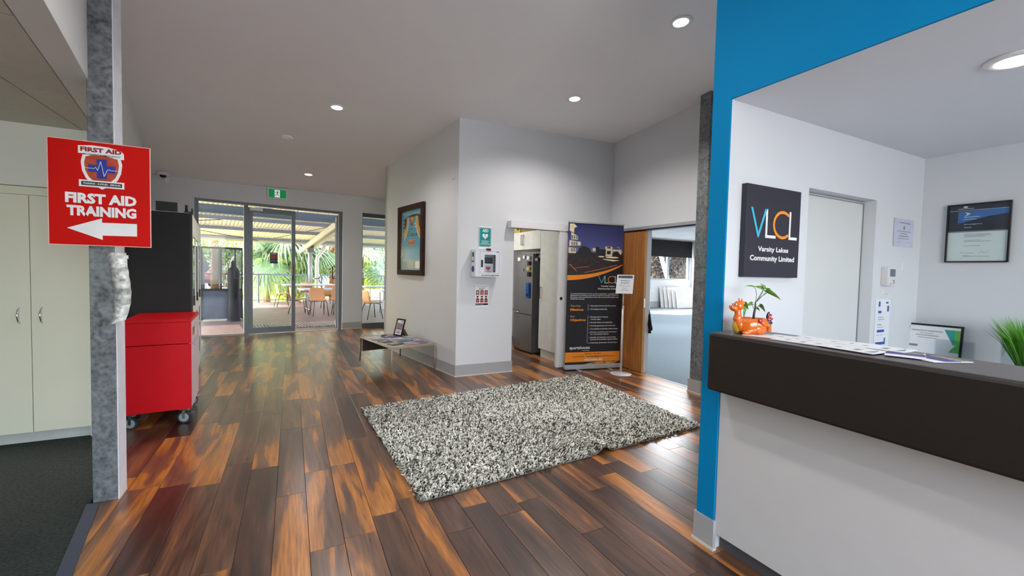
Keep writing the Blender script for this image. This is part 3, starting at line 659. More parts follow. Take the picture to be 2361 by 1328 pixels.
# ================================================================== LEFT: CUPBOARD, RED CABINET, BOOKCASE
t_ = thing('storage_cupboard', 'cream double door storage cupboard on dark carpet at left', 'cupboard', (-1.78, 4.62, 0))
MB().box(-.5, .02, .081, .40, .55, 1.975).build('carcass', M_cup, t_)
MB().box(-.5, .03, 0, .40, .5, .081).build('kickboard', mat('pale_kickboard', srgb(196, 199, 192), .45), t_)
MB().box(-.5, 0, 1.915, .40, .02, 1.975).build('top_rail', M_cup, t_)
for s, lab in ((-1, None), (1, None)):
    x0, x1 = (-.5, -.0025) if s < 0 else (.0025, .40)
    d = MB().box(x0, -.002, .085, x1, .018, 1.910).build('door', M_cup, t_, bevel=.0015)
    hx = -.063 if s < 0 else .062
    MB().tube([(hx, -.002, .935), (hx, -.022, .950), (hx, -.034, .98), (hx, -.036, .995), (hx, -.034, 1.01), (hx, -.022, 1.04), (hx, -.002, 1.055)], [.005, .0055, .006, .0065, .006, .0055, .005], 8).build('handle', M_chrome, d, smooth=True)
# red mobile cabinet
t_ = thing('mobile_cabinet', 'bright red cabinet on castors with pale open side, behind the left column', 'cabinet', (-.787, 4.66, 0), R(4.4))
cwid, cdep = .455, .655
a = MB().box(-cwid, 0, .135, 0, .018, .90)
MB().box(-cwid, 0, .135, -.0, .018, .712).build('front_panel', M_red, t_, bevel=.0012)
MB().box(-cwid, 0, .717, -.0, .018, .905).build('front_panel', M_red, t_, bevel=.0012)
MB().box(-cwid-.004, -.003, .907, .003, cdep, .935).build('top', M_red, t_, bevel=.002)
MB().box(-cwid, .018, .135, -.018, cdep, .16).box(-cwid, .018, .16, -cwid+.018, cdep, .907).box(-cwid, cdep-.018, .16, -.018, cdep, .907).build('carcass', M_red, t_)
mp = mat('pale_pink_laminate', srgb(236, 205, 215), .3, var=.02)
MB().box(-.018, .018, .135, 0, cdep, .74).box(-.018, .018, .84, 0, cdep, .907).box(-.018, .018, .74, 0, .12, .84).box(-.018, .50, .74, 0, cdep, .84).build('side_panel', mp, t_)
MB().box(-.10, .12, .735, -.019, .50, .845).build('grip_recess', mat('raw_wood', srgb(150, 110, 60), .6), t_)
MB().box(0, .03, .70, .0015, .64, .704).build('side_seam', M_txtg, t_)
MB().disc_y(0, 0, .006, 0, .001).build('screw', M_txtg, t_, loc=(.002, .18, .68))
def castor(par, x, y, rz, brake=True):
    c = bpy.data.objects.new('castor', None)
    m1 = MB(); m1.lathe([(.0, .135), (.028, .135), (.028, .118), (.0, .118)], cap=False, n=14)
    m1.box(-.024, -.003, .045, -.018, .020, .118).box(.018, -.003, .045, .024, .020, .118)
    m1.box(-.04, -.032, .125, .04, .032, .1345)
    o = m1.build('castor', M_chrome, par, loc=(x, y, 0)); o.rotation_euler = (0, 0, rz)
    MB().tube([(-.014, .01, .052), (.014, .01, .052)], .051, 24).build('wheel', mat('wheel_rubber', srgb(50, 54, 58), .6), o, smooth=False)
    MB().tube([(-.0158, .01, .052), (.0158, .01, .052)], .038, 20).build('wheel_hub', mat('wheel_hub_grey', srgb(150, 166, 172), .4), o)
    if brake: MB().box(-.014, -.065, .088, .014, -.02, .094).build('brake_lever', M_chrome, o)
    return o
castor(t_, -.045, .04, R(70)); castor(t_, -.41, .04, R(70)); castor(t_, -.045, .60, R(110)); castor(t_, -.41, .60, R(80))
# tall white bookcase with glass doors and black end panel
bn = np.array([-.893, 5.385]); bf = np.array([-1.150, 7.50]); bd = bf-bn; bl = float(np.hypot(*bd)); brot = math.atan2(bd[1], bd[0])-PI/2
t_ = thing('glazed_bookcase', 'tall white bookcase with glass doors and black end panel behind red cabinet', 'bookcase', (bn[0], bn[1], 0), brot)
D_ = .36
MB().box(-D_-.17, -.022, .0, .0, 0, 1.925).build('end_panel', mat('matt_black_board', srgb(26, 28, 28), .7, var=.06), t_)
MB().box(-.02, -.026, 0, .0, -.022, 1.925).build('end_edge', M_black, t_)
a = MB().box(-D_, 0, 0, -.02, bl, .10).box(-D_, 0, 1.90, -.02, bl, 1.93).box(-D_, 0, .1, -D_+.012, bl, 1.9).box(-D_, bl-.02, .1, -.02, bl, 1.9)
for z in (.50, .86, 1.25, 1.6): a.box(-D_, 0, z, -.03, bl, z+.02)
a.build('carcass', M_white, t_)
nd = 3; dw = bl/nd
for i in range(nd):
    y0 = i*dw; d = MB()
    for z0, z1 in ((.10, 1.92),):
        d.box(-.02, y0+.003, z0, 0, y0+.06, z1).box(-.02, y0+dw-.06, z0, 0, y0+dw-.003, z1).box(-.02, y0+.06, z0, 0, y0+dw-.06, z0+.10).box(-.02, y0+.06, z1-.22, 0, y0+dw-.06, z1)
        d.box(-.02, y0+.06, .86, 0, y0+dw-.06, 1.03)
    do = d.build('door', M_white, t_)
    MB().box(-.014, y0+.06, .2, -.006, y0+dw-.06, .86).box(-.014, y0+.06, 1.03, -.006, y0+dw-.06, 1.70).build('glass_pane', glass_mat('dark_glass', (.30, .33, .35), .35), do)
    MB().box(0, y0+.035, .99, .018, y0+.045, 1.09).build('handle', M_black, do)
t_ = thing('flat_box', 'black flat carton lying on top of the tall bookcase', 'box', (-1.02, 5.42, 1.93), brot)
MB().box(-.17, 0, 0, 0, .45, .10).build('carton', M_black, t_, bevel=.003); MB().box(0, .003, .002, .0015, .447, .098).build('side_label', mat('carton_grey', srgb(120, 122, 124), .5), t_)
t_ = thing('desk_fan_stand', 'black upright bracket standing on the far end of the bookcase', 'stand', (-.925, 5.60, 1.93), brot)
MB().box(-.075, 0, 0, 0, .10, .035).build('base', M_black, t_, bevel=.004); MB().tube([(-.055, .05, .03), (-.055, .05, .105)], .012, 10).build('upright', M_black, t_, smooth=True)
MB().box(-.012, 0, .03, 0, .1, .07).build('plate', M_black, t_)

# ================================================================== SHAG RUG
rc = dict(L=(.625, 4.452), T=(3.502, 4.76), R=(3.412, 2.717), B=(.697, 2.518))
t_ = thing('shag_rug', 'large grey and cream shaggy rug on the timber floor', 'rug', (2.05, 3.6, 0))
cL, cT, cR, cB = [np.array(rc[k])-np.array((2.05, 3.6)) for k in 'LTRB']
def rug_pt(a, b):   # a along long side, b across from near to far
    near = cB*(1-a)+cR*a; far = cL*(1-a)+cT*a; return near*(1-b)+far*b
def rug_h(a, b):    # small ruck near the front edge
    return .045*np.exp(-((a-.555)/.02)**2)*np.exp(-(b/.10)**2)
v = []; f = []; NA, NB = 120, 40
for j in range(NB+1):
    for i in range(NA+1):
        a_, b_ = i/NA, j/NB; p = rug_pt(a_, b_); v.append((p[0], p[1], .004+rug_h(a_, b_)))
for j in range(NB):
    for i in range(NA): q = j*(NA+1)+i; f.append((q, q+1, q+NA+2, q+NA+1))
o = MB().add(v, f).build('backing', mat('rug_backing', srgb(120, 112, 100), .95), t_, smooth=True)
s_ = o.modifiers.new('thick', 'SOLIDIFY'); s_.thickness = .003; s_.offset = 0
n = 62000
A = rng.random(n); B = rng.random(n)
P_ = np.outer((1-A)*(1-B), cB)+np.outer(A*(1-B), cR)+np.outer((1-A)*B, cL)+np.outer(A*B, cT)
hz = .006+.045*np.exp(-((A-.555)/.02)**2)*np.exp(-(B/.10)**2)
ang = rng.random(n)*2*PI; lean = .012+.024*rng.random(n); ht = .016+.014*rng.random(n); wd = .0034+.0028*rng.random(n)
# large scale lean direction patches
ang = ang*.8+.6*np.sin(P_[:, 0]*3.1+2*np.sin(P_[:, 1]*2.3))+.5*np.cos(P_[:, 1]*4.1)+PI
dx, dy = np.cos(ang), np.sin(ang); px_, py_ = -dy, dx
V = np.zeros((n, 5, 3))
for k, (t0, hh, ww) in enumerate(((0, 0, 1), (0, 0, -1), (.45, .75, 1.1), (.45, .75, -1.1), (1, 1, 0))):
    V[:, k, 0] = P_[:, 0]+dx*lean*t0+px_*wd*ww; V[:, k, 1] = P_[:, 1]+dy*lean*t0+py_*wd*ww; V[:, k, 2] = hz+ht*hh
me = bpy.data.meshes.new('pile'); base = (np.arange(n)*5)[:, None]
Q = (base+np.array([0, 1, 3, 2])).tolist(); T3 = (base+np.array([2, 3, 4])).tolist()
me.from_pydata(V.reshape(-1, 3).tolist(), [], Q+T3)
pick = rng.random(n); light = np.array([.86, .84, .75]); mid = np.array([.55, .54, .48]); dark = np.array([.035, .033, .032])
colr = np.where((pick < .5)[:, None], light, np.where((pick < .8)[:, None], mid, dark))*(0.75+.5*rng.random(n))[:, None]
ca = me.color_attributes.new('Col', 'FLOAT_COLOR', 'POINT')
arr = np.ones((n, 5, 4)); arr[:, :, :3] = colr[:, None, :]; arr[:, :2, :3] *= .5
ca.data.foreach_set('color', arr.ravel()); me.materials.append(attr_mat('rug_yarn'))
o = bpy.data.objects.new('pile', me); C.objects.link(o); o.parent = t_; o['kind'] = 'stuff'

# ================================================================== COFFEE TABLE
t_ = thing('coffee_table', 'low coffee table with thin metal legs under leaflets by the white wall', 'coffee table', (1.38, 6.37, 0), R(12))
hw, hl, th_ = .33, .575, .37
mtab = mat('champagne_metal', srgb(176, 166, 142), .35, .5, var=.03); mdk = mat('dark_metal', srgb(44, 38, 36), .4, .5)
MB().box(-hw+.012, -hl+.012, th_-.02, hw-.012, hl-.012, th_-.002).build('top', mat('table_top_board', srgb(180, 172, 160), .4), t_)
a = MB(); a.box(-hw, -hl, th_-.022, hw, -hl+.014, th_).build('frame_rail', mtab, t_)
MB().box(-hw, hl-.014, th_-.02, hw, hl, th_).build('frame_rail', mdk, t_)
MB().box(-hw, -hl+.014, th_-.02, -hw+.013, hl-.014, th_).build('frame_rail', mtab, t_)
MB().box(hw-.013, -hl+.014, th_-.02, hw, hl-.014, th_).build('frame_rail', mtab, t_)
for x, y, m_ in ((-1, -1, mtab), (1, -1, mtab), (-1, 1, mdk), (1, 1, mdk)):
    xx, yy = x*(hw-.009), y*(hl-.009)
    if (x, y) == (-1, 1): MB().tube([(xx, yy, th_-.002), (xx, yy, .17), (xx-.01, yy-.01, .10), (xx-.02, yy-.02, 0)], .008, 8).build('leg', m_, t_, smooth=True)
    else: MB().tube([(xx, yy, th_-.002), (xx, yy, 0)], .0085, 8).build('leg', m_, t_, smooth=True)
MB().box(-hw+.02, hl-.05, .15, .12, hl-.036, th_-.02).build('shelf_panel', mat('dark_brown_board', srgb(52, 32, 24), .5), t_)
a = MB()
for k in range(9): a.lathe([(0, .155+.022*k), (.009, .160+.022*k), (.009, .170+.022*k), (0, .175+.022*k)], cx=-hw+.018, cy=hl-.05, n=6)
a.build('beaded_edge', mat('woven_edge', srgb(120, 104, 88), .7), t_)
def sheet_mat(i):
    cols_ = [srgb(222, 222, 226), srgb(120, 110, 160), srgb(96, 140, 170), srgb(200, 150, 160), srgb(205, 200, 190), srgb(96, 92, 88), srgb(170, 168, 172), srgb(150, 120, 170), srgb(210, 214, 220)]
    return mat('print_sheet_%d' % (i % 9), cols_[i % 9], .6, var=.35, vs_=26, spec=.1)
leafs = [(-.22, .40, 8, .15, .21, 0, 'white leaflet nearest the dark rail of the coffee table'), (-.2, .18, -12, .21, .15, 6, 'grey leaflet at the left edge of the coffee table'),
         (.02, .30, 30, .15, .21, 1, 'purple brochure in front of the framed photo'), (-.20, -.08, 5, .15, .21, 5, 'dark photo leaflet at the left edge of the coffee table'),
         (-.16, -.34, 16, .21, .15, 5, 'dark picture leaflet at the near left corner of the coffee table'), (.02, .08, -8, .21, .15, 0, 'white leaflet in the middle of the coffee table'),
         (.06, -.16, 14, .21, .13, 2, 'blue leaflet with dark edge on the coffee table'), (.03, -.42, -6, .21, .15, 3, 'pink brochure at the near edge of the coffee table'),
         (.20, -.38, 4, .15, .20, 7, 'lilac brochure near the right front leg of the coffee table'), (.22, -.10, -10, .13, .20, 4, 'cream leaflet along the wall side of the coffee table'),
         (.24, .16, 12, .13, .20, 8, 'pale leaflet behind the framed photo on the coffee table'), (.20, .42, 0, .14, .19, 4, 'cream leaflet at the far wall corner of the coffee table')]
ca_, sa_ = math.cos(R(12)), math.sin(R(12))
for i, (lx, ly, rz, lw2, lh2, mi, lab) in enumerate(leafs):
    wx, wy = 1.38+lx*ca_-ly*sa_, 6.37+lx*sa_+ly*ca_
    q = thing('leaflet', lab, 'leaflet', (wx, wy, th_+.0025*(i % 3)), R(12+rz), 'leaflets on the coffee table')
    MB().box(-lw2/2, -lh2/2, 0, lw2/2, lh2/2, .0022).build('cover', sheet_mat(mi), q)
    MB().box(-lw2*.36, lh2*.12, .0022, lw2*.36, lh2*.38, .0026).build('picture', sheet_mat(mi+3), q)
    MB().box(-lw2*.36, -lh2*.3, .0022, lw2*.2, -lh2*.24, .0026).box(-lw2*.36, -lh2*.16, .0022, lw2*.3, -lh2*.11, .0026).build('text_lines', M_txtg, q)
# framed photo leaning back on its strut
t_ = thing('photo_frame', 'black framed photograph standing on the coffee table', 'picture frame', (1.455, 6.68, th_+.004), R(-66))
tilt = bpy.data.objects
a = MB(); FW, FH = .20, .27
def tl(mb_):   # lean the frame back 16 degrees
    s, c = math.sin(R(16)), math.cos(R(16)); mb_.v = [(x, y*c+z*s, z*c-y*s+.004) for x, y, z in mb_.v]; return mb_
frame_bars(a, -FW/2, 0, FW/2, FH, .022, 0, .015); tl(a).build('frame', M_blackg, t_)
tl(MB().box(-FW/2+.02, .004, .02, FW/2-.02, .012, FH-.02)).build('print', M_paper, t_)
tl(MB().rect(-FW/2+.032, .10, FW/2-.032, .20, .0026)).build('picture', mat('team_photo', srgb(150, 120, 122), .5, var=.7, vs_=50), t_)
tl(MB().rect(-.05, .045, .05, .052, .0026).rect(-.05, .06, .04, .066, .0026).rect(-.05, .075, .055, .081, .0026).plate([(.03, .212), (.05, .222), (.045, .235), (.02, .225)], .0026)).build('caption', M_txtk, t_)
a = MB().add([(-.03, .03, .12), (.03, .03, .12), (.03, .12, .10), (-.03, .12, .10), (-.045, .17, 0), (.045, .17, 0), (-.045, .13, .0), (.045, .13, 0)], [(0, 1, 2, 3), (3, 2, 5, 4), (0, 3, 4, 6), (1, 7, 5, 2), (0, 6, 7, 1), (4, 5, 7, 6)])
a.build('strut', mat('brown_card', srgb(88, 58, 40), .7), t_)
t_ = thing('sunglasses_case', 'small dark round tin beside the framed photo on the coffee table', 'tin', (1.28, 6.78, th_), 0)
MB().lathe([(.045, 0), (.048, .004), (.046, .012), (.03, .016), (0, .017)], n=20).build('lid', mat('maroon_tin', srgb(80, 44, 52), .4), t_, smooth=True)

# ================================================================== FRAMED JERSEY
jl = KC+1.92*Bd
t_ = thing('framed_jersey', 'brown framed blue and orange basketball singlet on the white hall wall', 'framed jersey', (jl[0], jl[1], 1.318), YB-PI/2)
JW, JH = .955, 1.10
# local x runs towards the viewer corner, local -y faces the hall
a = MB(); frame_bars(a, 0, 0, JW, JH, .075, -.055, 0); a.build('frame', mat('dark_walnut', srgb(62, 40, 34), .7, var=.2, vs_=12, spec=.08), t_, bevel=.006)
a = MB(); frame_bars(a, .07, .07, JW-.07, JH-.07, .012, -.045, -.03); a.build('inner_bead', mat('walnut_light', srgb(96, 66, 54), .7, spec=.08), t_)
MB().box(.07, -.012, .07, JW-.07, -.006, JH-.07).build('mount_board', mat('mount_blue', srgb(108, 176, 190), .6, var=.06), t_)
jx = lambda u: .075+(JW-.15)*u; jz = lambda w: .075+(JH-.15)*w
MB().plate([(jx(.05), jz(.20)), (jx(.12), jz(.20)), (jx(.12), jz(.85)), (jx(.3), jz(.90)), (jx(.6), jz(.92)), (jx(.93), jz(.90)), (jx(.93), jz(.62)), (jx(.98), jz(.20)), (jx(.98), jz(.195)), (jx(.05), jz(.19))], -.0135).build('dark_cutout', mat('charcoal_card', srgb(58, 52, 54), .7), t_)
for k in range(5): MB().rect(jx(.03), jz(.80-.06*k), jx(.17), jz(.82-.06*k), -.0150).build('pale_stripe', M_skirt, t_)
MB().plate([(jx(.28), jz(.885)), (jx(.40), jz(.885)), (jx(.52), jz(.73)), (jx(.66), jz(.885)), (jx(.80), jz(.885)), (jx(.84), jz(.74)), (jx(.95), jz(.60)), (jx(.95), jz(.18)), (jx(.16), jz(.18)), (jx(.12), jz(.62)), (jx(.26), jz(.74))], -.0165, .002).build('singlet', mat('singlet_blue', srgb(88, 166, 186), .8, var=.12, vs_=14), t_)
orj = mat('singlet_orange', srgb(226, 156, 60), .7)
MB().plate([(jx(.28), jz(.885)), (jx(.34), jz(.885)), (jx(.36), jz(.78)), (jx(.30), jz(.64)), (jx(.16), jz(.52)), (jx(.12), jz(.62)), (jx(.26), jz(.74))], -.0175).plate([(jx(.74), jz(.885)), (jx(.80), jz(.885)), (jx(.84), jz(.74)), (jx(.95), jz(.60)), (jx(.95), jz(.50)), (jx(.80), jz(.62)), (jx(.72), jz(.76))], -.0175).build('side_panels', orj, t_)
a = MB(); poly_line(a, [(jx(.35), jz(.885)), (jx(.37), jz(.78)), (jx(.31), jz(.64)), (jx(.17), jz(.50))], .014, -.0185); poly_line(a, [(jx(.73), jz(.885)), (jx(.71), jz(.76)), (jx(.79), jz(.62)), (jx(.95), jz(.48))], .014, -.0185); a.build('white_piping', M_txtw, t_)
a = MB(); poly_line(a, [(jx(.41), jz(.885)), (jx(.52), jz(.73)), (jx(.65), jz(.885))], .016, -.0185); a.build('neck_trim', M_txtr, t_)
MB().plate([(jx(.42), jz(.88)), (jx(.64), jz(.88)), (jx(.53), jz(.755))], -.0150).build('neck_lining', orj, t_)
MB().plate(ell(jx(.68), jz(.735), .032, .032, 16), -.0195).build('round_badge', M_txtw, t_); MB().plate(ell(jx(.68), jz(.735), .02, .02, 16), -.0205).build('round_badge_centre', M_txtr, t_)
MB().text('THE', jx(.43), jx(.56), jz(.665), jz(.69), y=-.019, bold=.03).text('DECK', jx(.46), jx(.80), jz(.56), jz(.61), y=-.019, bold=.03).build('lettering', M_txtk, t_)
a = MB(); poly_line(a, [(jx(.34), jz(.57)), (jx(.36), jz(.64)), (jx(.42), jz(.64)), (jx(.42), jz(.59)), (jx(.36), jz(.575)), (jx(.38), jz(.53))], .007, -.019); a.build('crest_outline', M_txtk, t_)
MB().plate(ell(jx(.52), jz(.46), .16, .045, 20), -.019).build('team_patch', mat('patch_orange', srgb(214, 110, 60), .6, var=.5, vs_=40), t_)
MB().text('BLAZE', jx(.36), jx(.70), jz(.44), jz(.485), y=-.0205, bold=.03).build('patch_lettering', M_txtk, t_)
MB().text('THE GOLD COAST BLAZE', jx(.05), jx(.95), jz(.925), jz(.965), y=-.0145, bold=.02).build('heading', mat('heading_pale', srgb(170, 214, 222), .5), t_)
for k, c_ in enumerate((srgb(96, 100, 110), srgb(150, 140, 110), srgb(224, 226, 228))):
    MB().rect(jx(.07+.31*k), jz(.035), jx(.31+.31*k), jz(.15), -.0145).build('small_photo', mat('small_photo_%d' % k, c_, .5, var=.5 if k < 2 else .05, vs_=40), t_)
MB().box(.08, -.036, .08, JW-.08, -.034, JH-.08).build('glass_pane', glass_mat('non_reflective_glass', (.97, .98, .98), -.17, .15), t_)

# ================================================================== KITCHEN BEHIND THE OPENING
t_ = thing('refrigerator', 'stainless two door refrigerator with stickers inside the kitchen opening', 'refrigerator', (3.60, 6.34, 0))
MB().box(.045, 0, .03, .66, .66, 1.72).build('body', mat('fridge_side_grey', srgb(88, 88, 88), .45, .2), t_)
for z0, z1 in ((.04, .668), (.68, 1.71)):
    d = MB(); v = []; N = 8
    pts = [(.04-.035*math.sin(PI*k/N), .66*k/N) for k in range(N+1)]
    poly = [(x, y) for x, y in pts]+[(.043, .66), (.043, 0)]
    d.prism(poly[::-1], z0, z1).build('door', M_steel, t_)
MB().box(.05, .02, 0, .6, .64, .03).build('plinth', M_black, t_)
for (y, z, w2, h2, m_) in ((.10, 1.62, .07, .06, M_paper), (.09, 1.52, .06, .07, M_txtk), (.10, 1.44, .07, .05, mat('yellow_sticker', srgb(214, 184, 60), .5)), (.09, 1.33, .06, .08, M_txtk), (.11, .96, .09, .26, M_txtb), (.25, 1.64, .06, .05, M_paper), (.28, 1.42, .05, .05, M_txtg), (.42, 1.60, .10, .06, M_paper), (.10, .99, .04, .05, M_paper)):
    MB().box(-.004, y-w2/2, z, .003 if y > .15 else .022, y+w2/2, z+h2).build('sticker', m_, t_)
for (x, z, m_) in ((.08, 1.60, M_paper), (.14, 1.60, M_txtk), (.10, 1.68, M_txtk), (.15, 1.66, M_paper)): MB().box(x, -.0015, z, x+.05, 0, z+.045).build('sticker', m_, t_)
MB().tube([(-.0, .60, .74), (-.03, .55, .70), (-.035, .45, .69), (-.02, .36, .70)], .008, 8).build('door_handle', M_chrome, t_, smooth=True)
t_ = thing('kitchen_cabinet', 'tall white pantry cabinet between refrigerator and sliding door', 'kitchen cabinet', (3.665, 5.60, 0))
MB().box(.018, 0, .14, .60, .545, 2.115).build('carcass', mat('kitchen_white', srgb(214, 216, 212), .35), t_)
MB().box(.05, 0, 0, .60, .545, .14).build('kickboard', MATS['kitchen_white'], t_)
d = MB().box(0, .002, .15, .018, .543, 2.113).build('door', MATS['kitchen_white'], t_, bevel=.0015)
def bar_handle(par, x, y, z0, z1): return MB().box(x-.03, y-.005, z0, x-.022, y+.005, z1).box(x-.03, y-.004, z0, x, y+.004, z0+.008).box(x-.03, y-.004, z1-.008, x, y+.004, z1).build('handle', mat('nickel', srgb(110, 108, 104), .3, .7), par)
bar_handle(d, 0, .485, .98, 1.17)
t_ = thing('kitchen_cabinet', 'white overhead cabinet above the refrigerator', 'kitchen cabinet', (3.665, 6.15, 0))
MB().box(.018, 0, 1.80, .60, 1.30, 2.115).build('carcass', MATS['kitchen_white'], t_)
for y0, y1, hy in ((.002, .592, .56), (.596, 1.298, .63)):
    d = MB().box(0, y0, 1.802, .018, y1, 2.113).build('door', MATS['kitchen_white'], t_, bevel=.0015); bar_handle(d, 0, hy, 1.88, 2.06)
t_ = thing('cardboard_box', 'brown carton on top of the kitchen cabinets behind the door track', 'box', (3.75, 6.50, 2.116))
MB().box(0, 0, 0, .35, .5, .22).build('carton', mat('brown_cardboard', srgb(150, 118, 70), .7, var=.15), t_); MB().box(-.002, .02, .05, 0, .3, .06).build('tape', M_txtk, t_)
t_ = thing('cardboard_box', 'yellow labelled carton at the left above the kitchen cabinets', 'box', (3.75, 7.03, 2.116))
MB().box(0, 0, 0, .35, .4, .24).build('carton', mat('yellow_carton', srgb(196, 170, 80), .7), t_); MB().box(-.002, .05, .06, 0, .12, .16).build('label_patch', M_txtk, t_)
# kitchen sliding door, its track and light
t_ = thing('sliding_door', 'white sliding kitchen door pushed behind the pull up banner', 'sliding door', (3.455, 5.25, 0))
d = MB().box(0, 0, .022, .90, .045, 2.02).build('leaf', mat('door_white', (.80, .80, .81), .4, var=.01), t_, bevel=.002)
MB().disc_y(.045, 1.035, .024, -.003, .0, 24).build('flush_pull', M_chrome, t_); MB().disc_y(.045, 1.035, .017, -.0045, -.002, 24).build('pull_recess', M_txtk, t_)
t_ = thing('door_track', 'white sliding door track box above the kitchen opening', 'door track', (2.655, 5.24, 2.012))
MB().box(0, 0, 0, 1.80, .115, .095).build('pelmet', MATS['door_white'], t_, bevel=.002); MB().box(.06, .03, -.006, 1.75, .07, 0).build('channel', M_txtg, t_)
l = bpy.data.lights.new('kitchen_lamp', 'AREA'); l.size = .6; l.energy = 28; l.color = (1, .95, .85); lo = bpy.data.objects.new('kitchen_lamp', l); C.objects.link(lo); lo.location = (2.7, 7.0, 2.55)

# ================================================================== PULL-UP BANNER
bA = np.array([3.528, 5.147]); bB = np.array([4.398, 4.979]); bv = bB-bA; BW = float(np.hypot(*bv)); brz = math.atan2(bv[1], bv[0])
t_ = thing('pull_up_banner', 'tall black and orange pull up banner with night street photograph', 'banner', (bA[0], bA[1], 0), brz)
BH0, BH1 = .075, 2.128
MB().box(-.012, -.045, .012, BW+.012, .045, .075).build('base', mat('silver_plastic', srgb(178, 178, 178), .35, .3), t_, bevel=.008)
for x in (.19, BW-.19): MB().box(x-.022, -.13, 0, x+.022, .09, .010).build('foot', MATS['silver_plastic'], t_, bevel=.002)
MB().box(-.008, -.010, BH1, BW+.008, .012, BH1+.022).build('top_rail', MATS['silver_plastic'], t_, bevel=.003)
MB().tube([(BW/2, .02, .06), (BW/2, .02, BH1)], .009, 8).build('support_pole', MATS['silver_plastic'], t_)
MB().box(0, 0, BH0, BW, .002, BH1).build('panel', mat('banner_black', srgb(20, 18, 22), .5, var=.03), t_)
hh = BH1-BH0
bx = lambda u: u*BW
bzz = lambda w: BH0+w*hh     # w=1 at the top
# sky gradient printed in three bands plus buildings
photo_lo = .66
def curve_z(u): return .632+.085*u**2.2     # lower edge of the photo (orange swoosh)
us = np.linspace(0, 1, 24)
m_, tt, pp = _m('printed_dusk_sky'); tc = tt.nodes.new('ShaderNodeTexCoord'); sp = tt.nodes.new('ShaderNodeSeparateXYZ'); rp = tt.nodes.new('ShaderNodeValToRGB')
mr = tt.nodes.new('ShaderNodeMapRange'); mr.inputs[1].default_value = bzz(.74); mr.inputs[2].default_value = bzz(1); tt.links.new(tc.outputs['Object'], sp.inputs[0]); tt.links.new(sp.outputs[2], mr.inputs[0]); tt.links.new(mr.outputs[0], rp.inputs[0])
rp.color_ramp.elements[0].color = srgb(196, 150, 120)+(1,); rp.color_ramp.elements[1].color = srgb(38, 42, 92)+(1,); rp.color_ramp.elements[1].position = .95
for pos, c_ in ((.12, srgb(150, 124, 140)), (.38, srgb(74, 78, 138))): e = rp.color_ramp.elements.new(pos); e.color = c_+(1,)
tt.links.new(rp.outputs[0], pp.inputs['Base Color']); pp.inputs['Roughness'].default_value = .5
MB().rect(bx(0), bzz(.78), bx(1), bzz(.995), -.0006, .0004).build('printed_sky', m_, t_)
st = [(bx(u), bzz(curve_z(u))) for u in us]+[(bx(1), bzz(.80)), (bx(0), bzz(.80))]
MB().plate(st, -.001, .0004).build('printed_street', mat('street_dark', srgb(46, 34, 34), .5, var=.5, vs_=16), t_)
swo = [(bx(u), bzz(curve_z(u)-.032+.028*u**1.4)) for u in us]+[(bx(u), bzz(curve_z(u)+.003)) for u in us[::-1]]
MB().plate(swo, -.0016, .0004).build('printed_swoosh', M_orange, t_)
cream = mat('printed_cream', srgb(226, 214, 170), .5, var=.1, vs_=20)
MB().plate([(bx(.02), bzz(.995)), (bx(.10), bzz(.995)), (bx(.15), bzz(.975)), (bx(.10), bzz(.965)), (bx(.10), bzz(.93)), (bx(.02), bzz(.945))], -.0018).plate([(bx(.05), bzz(.935)), (bx(.17), bzz(.91)), (bx(.17), bzz(.885)), (bx(.05), bzz(.885))], -.0018).plate([(bx(.02), bzz(.88)), (bx(.22), bzz(.87)), (bx(.22), bzz(.845)), (bx(.02), bzz(.84))], -.0018).plate([(bx(.01), bzz(.83)), (bx(.15), bzz(.825)), (bx(.14), bzz(.79)), (bx(.01), bzz(.79))], -.0018).build('printed_building', cream, t_)
a = MB()
for r_ in range(3):
    for c_ in range(3): a.rect(bx(.055+.04*c_), bzz(.89-.045*r_), bx(.083+.04*c_), bzz(.915-.045*r_), -.0026)
a.build('printed_windows', mat('window_tone', srgb(120, 124, 132), .4), t_)
for q in ([(bx(.17), bzz(.80)), (bx(.2), bzz(.83)), (bx(.27), bzz(.845)), (bx(.38), bzz(.83)), (bx(.42), bzz(.80)), (bx(.42), bzz(.78)), (bx(.17), bzz(.78))], [(bx(.5), bzz(.78)), (bx(.56), bzz(.78)), (bx(.56), bzz(.84)), (bx(.5), bzz(.84))], [(bx(.56), bzz(.78)), (bx(.68), bzz(.78)), (bx(.68), bzz(.825)), (bx(.56), bzz(.825))], [(bx(.8), bzz(.78)), (bx(.82), bzz(.81)), (bx(.9), bzz(.815)), (bx(.95), bzz(.79)), (bx(.95), bzz(.765)), (bx(.8), bzz(.765))]):
    MB().plate(q, -.0022).build('printed_tree', mat('tree_dark', srgb(30, 28, 34), .5), t_)
MB().rect(bx(.67), bzz(.775), bx(.80), bzz(.845), -.0021).rect(bx(.44), bzz(.81), bx(.49), bzz(.83), -.0021).rect(bx(.81), bzz(.79), bx(.97), bzz(.825), -.0021).build('printed_building', cream, t_)
MB().rect(bx(.70), bzz(.832), bx(.77), bzz(.842), -.0027).rect(bx(.70), bzz(.79), bx(.77), bzz(.815), -.0027).build('printed_windows', MATS['tree_dark'], t_)
MB().plate(ell(bx(.60), bzz(.772), .05, .009, 14), -.0028).plate(ell(bx(.80), bzz(.768), .11, .012, 14), -.0028).plate([(bx(.62), bzz(.757)), (bx(.95), bzz(.748)), (bx(.82), bzz(.740)), (bx(.66), bzz(.75))], -.0028).build('printed_lights', mat('printed_glow', srgb(250, 238, 190), .5), t_)
